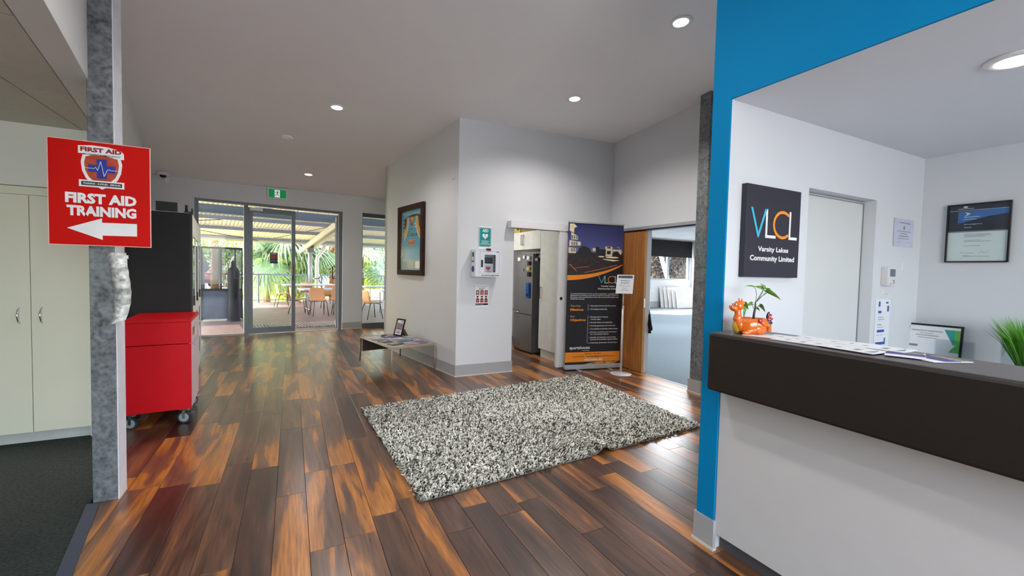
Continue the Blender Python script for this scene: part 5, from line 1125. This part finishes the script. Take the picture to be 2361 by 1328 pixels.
# ================================================================== OUTDOORS
M_deck = mat('reddish_deck', srgb(118, 96, 100), .45, var=.25, vs_=3.5)
struct(MB().prism(bquad(-6, .16, 9, 9.1), -.30, -.012).build('deck', M_deck), 'timber verandah deck outside the glass')
struct(MB().prism(bquad(-4, .18, .76, 1.9), -.011, -.002).build('paving', mat('pinkish_paving', srgb(176, 142, 134), .45, var=.12, vs_=5)), 'pink paving strip outside the side window')
struct(MB().prism([(-60, 18.5), (60, 21), (70, 45), (-60, 40)], -.62, -.5).build('lawn', mat('sunny_lawn', srgb(176, 178, 60), .9, var=.25, vs_=1.2)), 'sunlit lawn below the deck')
struct(MB().prism([(-60, 40), (70, 45), (160, 150), (-120, 140)], -.9, -.7).build('lake', mat('pale_lake', srgb(140, 170, 190), .12, var=.08, vs_=.5)), 'pale lake beyond the lawn')
struct(MB().prism([(-200, 135), (220, 150), (260, 260), (-240, 250)], -.9, .4).build('far_bank', mat('far_bank_green', srgb(110, 160, 70), .9, var=.3, vs_=.2)), 'green far bank of the lake')
struct(MB().prism([(-16, 27), (-3.2, 30), (-3.6, 62), (-22, 60)], -.5, -.18).build('driveway', mat('pale_concrete', srgb(214, 206, 178), .8, var=.06, vs_=2)), 'pale concrete driveway')
struct(MB().box(8, 16, -.5, 40, 45, -.05).build('garden_ground', mat('mulch_ground', srgb(150, 140, 120), .9, var=.3, vs_=2)), 'pale ground outside the meeting room window')
# drain grating
t_ = thing('floor_grating', 'dark slatted drainage grating in the deck at the entrance', 'grating', bw(0, 0), YB)
MB().box(.82, .75, -.011, 3.2, 1.72, -.009).build('tray', M_txtk, t_)
for k in range(34): MB().box(.84+.068*k, .77, -.009, .84+.068*k+.026, 1.70, .004).build('slat', mat('slat_grey', srgb(120, 118, 118), .5), t_)
# dark beam outside the glass
struct(MB().prism(bquad(-5, 2.0, 7, 2.12), 2.60, 2.80).build('verandah_beam', mat('painted_dark_beam', srgb(62, 66, 72), .5, var=.06)), 'dark painted verandah beam')
# corrugated roof
rt = thing('verandah_roof', 'pale corrugated verandah roof on blue grey purlins over the deck', 'roof', (P0[0], P0[1], 0), YB)
def roof_z(v_): return 2.45+.12*(8.93-v_)
s1_, e_ = 9.25, .35
N = 900; us = np.linspace(-7, 10, N); v = []; f = []
for j, vv_ in enumerate((e_, s1_)):
    for u in us: v.append((u, vv_, roof_z(vv_)+.05+.020*math.sin(u*2*PI/.11)))
for i in range(N-1): f.append((i, i+1, N+i+1, N+i))
MB().add(v, f).build('corrugated_sheet', mat('cream_corrugated', srgb(246, 244, 236), .5, var=.02), rt, smooth=True)
mpl = mat('blue_grey_purlin', srgb(146, 158, 182), .45)
for vv_ in (2.9, 5.6, 7.2, 8.95): MB().box(-7, vv_-.03, roof_z(vv_)-.075, 10, vv_+.03, roof_z(vv_)+.035).build('purlin', mpl, rt)
MB().box(-7, s1_, roof_z(s1_)-.10, 10, s1_+.12, roof_z(s1_)+.05).build('gutter', mat('cream_gutter', srgb(226, 214, 196), .5), rt)
a = MB(); a.tube([(-1.9, 7.2, roof_z(7.2)-.08), (.6, 5.6, roof_z(5.6)-.08)], .012, 5).build('tie_rod', M_darkal, rt); MB().tube([(3.6, 5.6, roof_z(5.6)-.08), (2.1, 8.9, roof_z(8.9)-.08)], .012, 5).build('tie_rod', M_darkal, rt)
MB().tube([(-.2, 7.3, roof_z(7.3)-.08), (1.9, 8.9, roof_z(8.9)-.1)], .012, 5).build('tie_rod', M_darkal, rt)
# column with twin rafters and downpipe
cu0 = float((np.array([.739, 19.16])-P0)@Pd); cv0 = 8.95
t_ = thing('verandah_column', 'galvanised round verandah column carrying twin sloping rafters', 'column', (P0[0], P0[1], 0), YB)
MB().tube([(cu0, cv0, -.012), (cu0, cv0, 2.25)], .085, 16).build('shaft', mat('bright_galvanised', srgb(170, 182, 192), .4, .3, var=.1), t_, smooth=True)
for s in (-.13, .13):
    a = MB(); y0, y1 = 2.2, 10.4
    z0, z1 = roof_z(y0)-.06, roof_z(y1)-.12
    a.add([(cu0+s-.03, y0, z0-.2), (cu0+s+.03, y0, z0-.2), (cu0+s+.03, y0, z0), (cu0+s-.03, y0, z0), (cu0+s-.03, y1, z1-.2), (cu0+s+.03, y1, z1-.2), (cu0+s+.03, y1, z1), (cu0+s-.03, y1, z1)],
          [(0, 1, 2, 3), (7, 6, 5, 4), (0, 4, 5, 1), (1, 5, 6, 2), (2, 6, 7, 3), (3, 7, 4, 0)]).build('rafter', mat('rafter_cream', srgb(206, 206, 200), .5), t_)
MB().box(cu0-.12, cv0-.1, 2.0, cu0+.12, cv0+.1, 2.3).build('cap_plate', M_galv, t_)
t_ = thing('downpipe', 'white cranked downpipe beside the verandah column', 'downpipe', (P0[0], P0[1], 0), YB)
MB().tube([(cu0+.62, cv0+.3, 2.40), (cu0+.60, cv0+.22, 2.2), (cu0+.30, cv0+.12, 1.78), (cu0+.28, cv0+.1, 1.6), (cu0+.28, cv0+.1, -.012)], .075, 12).build('pipe', M_white, t_, smooth=True)
MB().box(cu0+.18, cv0+.02, .9, cu0+.38, cv0+.18, .94).build('bracket', M_galv, t_)
# railing
t_ = thing('deck_railing', 'grey blue metal railing with thin balusters along the deck edge', 'railing', (P0[0], P0[1], 0), YB)
mrl = mat('railing_grey_blue', srgb(150, 160, 178), .4, .2)
rv = 8.97
for u0, u1 in ((-3.2, cu0-.12), (cu0+.45, 8.2)):
    MB().box(u0, rv-.03, 1.04, u1, rv+.03, 1.09).build('top_rail', mrl, t_); MB().box(u0, rv-.015, .06, u1, rv+.015, .09).build('bottom_rail', mrl, t_)
    n_ = max(2, int(round((u1-u0)/1.55)))
    for k in range(n_+1):
        u = u0+(u1-u0)*k/n_; MB().box(u-.03, rv-.025, -.012, u+.03, rv+.025, 1.04).build('post', mrl, t_)
    k = u0+.11
    while k < u1-.05: MB().box(k-.006, rv-.006, .09, k+.006, rv+.006, 1.04).build('baluster', mrl, t_); k += .13
# made-up screen in place of a reflection in the side window glass
so = np.array([-2.02, 13.10]); 
t_ = thing('reflection_screen', 'dark framed screen built in place of the reflection in the side glass', 'screen', (so[0], so[1], 0), YB)
SWd = .90; mfk = mat('black_frame_paint', srgb(30, 28, 36), .4)
for x0, x1, z0, z1 in ((0, .05, 0, 1.86), (SWd-.03, SWd, 0, 1.86), (.05, SWd-.03, 1.81, 1.86), (.05, SWd-.03, .74, .80), (.40, .45, .80, 1.81), (.72, .75, .80, 1.81)):
    MB().box(x0, -.02, z0, x1, .02, z1).build('frame_bar', mfk, t_)
MB().box(.05, -.003, .80, SWd-.03, .003, 1.81).build('glass_pane', glass_mat('smoked_glass', (.42, .42, .46), .1), t_)
MB().box(.05, -.004, .02, SWd-.03, .004, .74).build('lower_panel', mat('reflected_floor_slate', srgb(66, 70, 86), .25, var=.2, vs_=5), t_)  # slate colour painted in for the dark floor of the reflection
t_ = thing('dark_silhouette', 'black upright built in place of a dark silhouette in the reflection', 'silhouette', (-1.30, 12.95, 0), YB)  # made-up upright for the dark silhouette in the reflection
mcv = mat('silhouette_black', srgb(16, 14, 22), .7, var=.35, vs_=14, bump=.5, bs=12)
MB().lathe([(.13, 0), (.14, .02), (.125, .4), (.12, .9), (.13, 1.25), (.11, 1.31), (.055, 1.36), (.05, 1.5), (.03, 1.52), (0, 1.52)], n=14).build('cover', mcv, t_, smooth=True)
MB().lathe([(.16, 0), (.16, .02), (0, .02)], n=18).build('base_plate', M_black, t_)
# chairs and tables on the deck
mch = mat('orange_beige_shell', srgb(216, 160, 110), .5, var=.04); mlg = mat('chair_leg_metal', srgb(60, 58, 62), .35, .6)
def make_chair(loc, rz, label):
    t_ = thing('stacking_chair', label, 'chair', loc, rz, 'shell chairs on the deck')
    # faces -y locally (backrest at +y)
    prof_ = [(-.21, .445), (-.19, .455), (-.10, .445), (.05, .435), (.14, .445), (.19, .50), (.215, .60), (.235, .72), (.245, .79), (.243, .80)]
    v = []; f = []; K = 10
    for i, (y, z) in enumerate(prof_):
        wdt = .21 if i < 5 else (.215 if i < 8 else .19)
        for k in range(K+1):
            s = -1+2*k/K; cup = .022*s*s if i < 5 else 0; cy = -.035*s*s if i >= 5 else 0
            v.append((s*wdt, y+cy, z+cup))
    for i in range(len(prof_)-1):
        for k in range(K): q = i*(K+1)+k; f.append((q, q+1, q+K+2, q+K+1))
    o = MB().add(v, f).build('shell', mch, t_, smooth=True); s_ = o.modifiers.new('thick', 'SOLIDIFY'); s_.thickness = .008
    for sx_ in (-1, 1):
        MB().tube([(sx_*.15, -.10, .43), (sx_*.17, -.16, .41), (sx_*.21, -.22, 0)], .011, 6).build('leg', mlg, t_, smooth=True)
        MB().tube([(sx_*.15, .10, .43), (sx_*.17, .15, .41), (sx_*.21, .25, 0)], .011, 6).build('leg', mlg, t_, smooth=True)
    MB().tube([(-.15, -.10, .43), (.15, -.10, .43)], .009, 6).build('under_rail', mlg, t_); MB().tube([(-.15, .10, .43), (.15, .10, .43)], .009, 6).build('under_rail', mlg, t_)
    return t_
cfx = [((.72, 13.72), 180+12, 'orange shell chair with its back to the entrance at the near deck table'), ((.20, 14.25), -80, 'shell chair seen side on at the left end of the near deck table'),
       ((1.75, 15.6), 0, 'orange shell chair on the far side of the near deck table'), ((1.15, 16.0), 10, 'orange chair back showing above the near deck table'), ((-.25, 17.05), -75, 'shell chair at the left end of the far deck table'),
       ((2.02, 12.55), -70, 'pale shell chair seen through the narrow right window'), ((1.32, 14.0), 182, 'orange shell chair right of the nearest one at the deck table'), ((.5, 19.0-.3), 5, 'dark backed chair beyond the far deck table')]
ch0 = None
for (xy, rz, lab) in cfx:
    if ch0 is None: ch0 = make_chair((xy[0], xy[1], -.012), R(rz-180), lab)
    else: dup(ch0, (xy[0], xy[1], -.012), R(rz-180), lab)
mtt = mat('pale_blue_table_top', srgb(214, 224, 236), .35, var=.02)
def make_table(loc, rz, label, l_=1.8, w_=.75):
    t_ = thing('folding_table', label, 'table', loc, rz, 'folding tables on the deck')
    rad = .06; pts = []
    for cx_, cy_, a0 in ((l_-rad, -w_/2+rad, -90), (l_-rad, w_/2-rad, 0), (rad, w_/2-rad, 90), (rad, -w_/2+rad, 180)):
        for k in range(4): pts.append((cx_+rad*math.cos(R(a0+30*k)), cy_+rad*math.sin(R(a0+30*k))))
    MB().prism(pts, .71, .75).build('top', mtt, t_)
    for x in (.22, l_-.22):
        for y in (-w_/2+.08, w_/2-.08): MB().tube([(x, y, 0), (x, y, .71)], .013, 6).build('leg', mlg, t_)
        MB().tube([(x, -w_/2+.08, .12), (x, w_/2-.08, .12)], .01, 5).build('cross_bar', mlg, t_)
        MB().tube([(x, 0, .45), (x+(.3 if x < 1 else -.3), 0, .70)], .009, 5).build('brace', mlg, t_)
    return t_
tb = make_table((.24, 14.95-.35, -.012), R(12), 'pale folding table nearest the entrance on the deck')
dup(tb, (-.28, 17.9, -.012), R(10), 'pale folding table at the deck railing'); dup(tb, (2.35, 13.75, -.012), R(10), 'pale folding table seen through the narrow right window')
dup(tb, (2.3, 16.6, -.012), R(10), 'white folding table deeper on the deck behind the right window')

# ---- vegetation
mfol = attr_mat('foliage', transl=.35)
def leaf_cloud(name, parent, centres, n, size, cols_, kind='stuff', seed=0):
    r_ = np.random.default_rng(seed); V = np.zeros((n, 4, 3)); idx = r_.integers(0, len(centres), n); cc = np.array(centres)
    d = r_.normal(size=(n, 3)); d /= np.linalg.norm(d, axis=1)[:, None]; rr_ = r_.random(n)**.35
    P = cc[idx, :3]+d*rr_[:, None]*cc[idx, 3:6]
    a_ = r_.normal(size=(n, 3)); a_ /= np.linalg.norm(a_, axis=1)[:, None]; b_ = np.cross(a_, r_.normal(size=(n, 3))); b_ /= np.linalg.norm(b_, axis=1)[:, None]
    s = size*(.6+.8*r_.random(n))[:, None]
    V[:, 0] = P-a_*s; V[:, 1] = P-b_*s*.45; V[:, 2] = P+a_*s; V[:, 3] = P+b_*s*.45
    me = bpy.data.meshes.new(name); me.from_pydata(V.reshape(-1, 3).tolist(), [], (np.arange(n*4).reshape(n, 4)).tolist())
    ca = me.color_attributes.new('Col', 'FLOAT_COLOR', 'POINT'); cs = np.array(cols_)[r_.integers(0, len(cols_), n)]*(.7+.6*r_.random(n))[:, None]
    arr = np.ones((n, 4, 4)); arr[:, :, :3] = cs[:, None]; ca.data.foreach_set('color', arr.ravel()); me.materials.append(mfol)
    o = bpy.data.objects.new(name, me); C.objects.link(o)
    if parent: o.parent = parent
    o['kind'] = kind; return o
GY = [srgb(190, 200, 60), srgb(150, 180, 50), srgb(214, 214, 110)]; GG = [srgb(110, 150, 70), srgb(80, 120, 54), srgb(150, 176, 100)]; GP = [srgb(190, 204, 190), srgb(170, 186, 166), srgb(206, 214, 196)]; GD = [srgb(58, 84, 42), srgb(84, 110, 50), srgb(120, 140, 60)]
def tree(label, loc, blobs, n, size, cols_, th_=3, seed=1, name='tree', cat='tree'):
    t_ = thing(name, label, cat, loc)
    leaf_cloud('foliage', t_, blobs, n, size, cols_, seed=seed)
    MB().tube([(0, 0, -.6), (.05, 0, th_*.5), (0, .05, th_)], [.14, .11, .06], 8).build('trunk', mat('bark', srgb(110, 92, 76), .9, var=.3, vs_=6), t_, smooth=True)
    return t_
# fan palms
mpf = [mat('palm_leaf_green', srgb(150, 178, 128), .4, var=.25, vs_=3), mat('palm_leaf_pale', srgb(204, 216, 180), .4, var=.2, vs_=3), mat('palm_leaf_deep', srgb(92, 122, 78), .45, var=.25, vs_=3)]
def frond_mesh(seed, m_):
    r_ = random.Random(seed); mb_ = MB(); L_ = 1.0
    mb_.tube([(0, 0, 0), (.45, 0, .10), (.85, 0, .04)], [.018, .014, .010], 5)
    for k in range(26):
        a_ = R(-115+230*k/25); ln = .85*(1-.25*abs(a_)/2)*r_.uniform(.9, 1.1); dx_, dy_ = math.cos(a_), math.sin(a_); wd_ = .026
        sx_, sy_ = -dy_*wd_, dx_*wd_
        p0 = (.85, 0, .04); p1 = (.85+dx_*ln*.5, dy_*ln*.5, .06); p2 = (.85+dx_*ln*.85, dy_*ln*.85, -.12-r_.random()*.1); p3 = (.85+dx_*ln, dy_*ln, -.42-.2*r_.random())
        mb_.add([p0, (p1[0]+sx_, p1[1]+sy_, p1[2]), (p1[0]-sx_, p1[1]-sy_, p1[2]), (p2[0]+sx_*.7, p2[1]+sy_*.7, p2[2]), (p2[0]-sx_*.7, p2[1]-sy_*.7, p2[2]), p3], [(0, 1, 2), (1, 3, 4, 2), (3, 5, 4)])
    me = bpy.data.meshes.new('frond'); me.from_pydata(mb_.v, [], mb_.f); me.materials.append(m_); return me
fm = [frond_mesh(3, mpf[0]), frond_mesh(5, mpf[1]), frond_mesh(8, mpf[2])]
def palm(label, x, y, z, trunk_h, nf, sc_f, seed, mtr):
    t_ = thing('fan_palm', label, 'palm tree', (x, y, z), 0, 'palms beyond the railing'); r_ = random.Random(seed)
    MB().tube([(0, 0, -.4), (.03, 0, trunk_h*.5), (0, 0, trunk_h)], [.16, .14, .15], 10).build('trunk', mtr, t_, smooth=True)
    for k in range(nf):
        o = bpy.data.objects.new('frond', fm[r_.choice((0, 0, 1, 2))]); C.objects.link(o); o.parent = t_
        o.location = (0, 0, trunk_h+.05*r_.random()); o.rotation_euler = (r_.uniform(-.3, .3), R(r_.uniform(-65, 55)), 2*PI*k/nf*2.4+r_.random()*.4); s = sc_f*r_.uniform(.85, 1.15); o.scale = (s, s, s)
mtk = mat('palm_trunk', srgb(150, 110, 84), .9, var=.3, vs_=12)
palm('fan palm seen through the side window above the reflection screen', -2.9, 22.0, -.5, 4.5, 26, 1.2, 1, mtk)
palm('large fan palm behind the small poster on the glass door', -1.0, 22.5, -.5, 2.6, 30, 1.45, 2, mtk)
palm('low fan palm behind the railing left of the door handle', -.1, 23.2, -.5, 1.9, 26, 1.35, 3, mtk)
palm('fan palm with reddish trunk right of the verandah column', 1.75, 22.6, -.5, 3.0, 24, 1.1, 4, mat('red_palm_trunk', srgb(176, 96, 66), .9, var=.3, vs_=14))
palm('fan palm seen through the narrow right window', 3.15, 23.0, -.5, 2.7, 26, 1.3, 5, mtk)
tree('yellow green leafy tree behind the verandah column', (.25, 25.5, -.5), [(0, 0, 2.2, 1.1, .8, 1.9), (-.3, 0, 1.2, 1.1, .8, 1.2)], 7000, .085, GY+[GG[2]], 2.5, 11)
tree('pale green tree filling the gap behind the large palm', (-2.3, 28, -.5), [(0, 0, 2.6, 1.9, 1, 2.2), (1.3, 0, 1.8, 1.2, 1, 1.6)], 6000, .10, GG+GP, 2.5, 12)
tree('bright bushy tree far left above the reflection screen', (-6.2, 33, -.5), [(0, 0, 4.6, 2.8, 1, .9)], 5000, .12, GG+GY, 2.5, 13)
tree('round yellow green shrub by the lake in the right window', (6.9, 42, -.7), [(0, 0, 1.0, 1.6, 1, 1.1)], 2500, .14, GY, .6, 14)
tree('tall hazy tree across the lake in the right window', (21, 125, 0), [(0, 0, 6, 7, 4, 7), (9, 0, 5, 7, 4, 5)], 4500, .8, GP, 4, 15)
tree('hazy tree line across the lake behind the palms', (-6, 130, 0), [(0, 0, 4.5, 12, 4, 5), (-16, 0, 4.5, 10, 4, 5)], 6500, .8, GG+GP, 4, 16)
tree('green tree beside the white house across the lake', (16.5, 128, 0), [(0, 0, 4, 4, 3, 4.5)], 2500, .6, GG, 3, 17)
tree('yellow hedge above the dark fence behind the red car', (-6.3, 46, -.18), [(0, 0, 2.6, 1.9, .8, .9), (-2, 0, 2.5, 1.6, .8, .9)], 5000, .11, GY+GD, 2, 18, 'hedge', 'hedge')
tree('pale dry tree outside the left meeting room pane', (17.0, 20.0, -.1), [(0, 0, 2.6, 2.2, 1.5, 2.0)], 16000, .10, [srgb(92, 98, 88), srgb(74, 82, 66), srgb(120, 122, 114)], 2.5, 19)
tree('pinkish dry tree outside the right meeting room pane', (22.2, 21.0, -.1), [(0, 0, 2.8, 2.6, 1.5, 2.2)], 16000, .11, [srgb(118, 104, 100), srgb(92, 84, 76), srgb(136, 126, 118)], 2.5, 20)
t_ = thing('roof_strut', 'white diagonal steel strut outside the meeting room window', 'strut', (15.6, 14.6, -.1))
MB().tube([(-.9+.1, 0, 3.2), (.95, .3, 0)], .09, 8).build('tube', M_white, t_); MB().box(.8, .15, 0, 1.15, .45, .05).build('foot_plate', M_galv, t_)
t_ = thing('garden_fence', 'dark fence below the hedge behind the red car', 'fence', (-7.4, 44.5, -.18))
for k in range(18): MB().box(-2.9+.36*k, 0, 0, -2.9+.36*k+.34, .03, 1.95).build('panel', mat('charcoal_fence', srgb(58, 60, 66), .7, var=.1), t_)
# houses across the lake
def house(label, x, y, w_, h_, seed):
    t_ = thing('house', label, 'house', (x, y, .4)); mwh = mat('house_white', srgb(232, 232, 236), .6)
    MB().box(-w_/2, 0, 0, w_/2, 6, h_).build('wall', mwh, t_); MB().add([(-w_/2-.5, -.5, h_), (w_/2+.5, -.5, h_), (w_/2+.5, 6.5, h_), (-w_/2-.5, 6.5, h_), (-w_/4, 3, h_+1.8), (w_/4, 3, h_+1.8)], [(0, 1, 5, 4), (2, 3, 4, 5), (1, 2, 5), (3, 0, 4), (0, 3, 2, 1)]).build('roof', mat('house_roof', srgb(196, 200, 210), .6), t_)
    for r_ in range(int(h_//2.8)):
        for k in range(int(w_//2.4)): MB().box(-w_/2+.7+2.4*k, -.06, 1+2.8*r_, -w_/2+2.0+2.4*k, 0, 2.2+2.8*r_).build('window', mat('house_window', srgb(120, 140, 160), .3), t_)
house('white two storey house across the lake beside the column', 10.0, 136, 9, 6, 1)
house('low white boat house at the water across the lake', 2.0, 134, 5, 3, 2)
# red car
t_ = thing('car', 'red hatchback parked on the driveway, seen from behind', 'car', (-4.55, 36.6, -.18), R(-14))
mcr = mat('car_red', srgb(176, 20, 40), .25, var=.05, coat=.8)
side = [(-0.0, .35), (0, .75), (.05, .95), (.35, 1.05), (.55, 1.42), (.9, 1.50), (1.9, 1.48), (2.6, 1.05), (3.7, .90), (4.0, .70), (4.0, .30)]
def car_sec(s, taper=1.): return [(s*x_, y_, z_) for x_, y_, z_ in []]
v = []; n_ = len(side)
for sx_, top_in in ((-1, 0), (1, 0)):
    for (y, z) in side: v.append((sx_*(.88 if z < 1.1 else .68), y, z))
f = [tuple(range(n_)), tuple(range(n_, 2*n_))[::-1]]+[(i, n_+i, n_+(i+1) % n_, (i+1) % n_) for i in range(n_)]
MB().add(v, f).build('body', mcr, t_, bevel=.05)
MB().add([(-.6, .36, 1.10), (.6, .36, 1.10), (.55, .54, 1.40), (-.55, .54, 1.40)], [(0, 1, 2, 3)]).build('rear_window', mat('car_glass', srgb(150, 170, 180), .1), t_).location = (0, -.025, 0)
MB().box(-.9, -.06, .28, .9, .1, .55).build('rear_bumper', mat('bumper_dark', srgb(60, 30, 40), .4), t_, bevel=.03)
for s in (-1, 1): MB().box(s*.78-.1, -.03, .75, s*.78+.1, .1, 1.0).build('tail_light', mat('tail_pink', srgb(220, 120, 130), .2), t_, bevel=.01)
MB().box(-.26, -.075, .6, .26, -.05, .72).build('number_plate', M_white, t_)
for s in (-1, 1):
    for y in (.75, 3.2): MB().tube([(s*.90, y, .31), (s*.70, y, .31)], .31, 18).build('wheel', M_black, t_); MB().tube([(s*.905, y, .31), (s*.88, y, .31)], .19, 14).build('hub_cap', M_galv, t_)
t_ = thing('traffic_bollard', 'red and white striped bollard beside the red car', 'bollard', (-3.45, 31.5, -.18))
for k in range(5): MB().lathe([(.20-.02*k, .2*k), (.19-.02*k, .2*k+.2)], n=14).build('band', mat('bollard_red', srgb(190, 40, 44), .5) if k % 2 else M_white, t_)
t_ = thing('white_post', 'plain white post left of the striped bollard', 'post', (-3.85, 31.7, -.18)); MB().tube([(0, 0, 0), (0, 0, 1.1)], .06, 10).build('shaft', M_white, t_); MB().lathe([(.12, 0), (.12, .03), (0, .03)], n=12).build('foot', M_galv, t_)
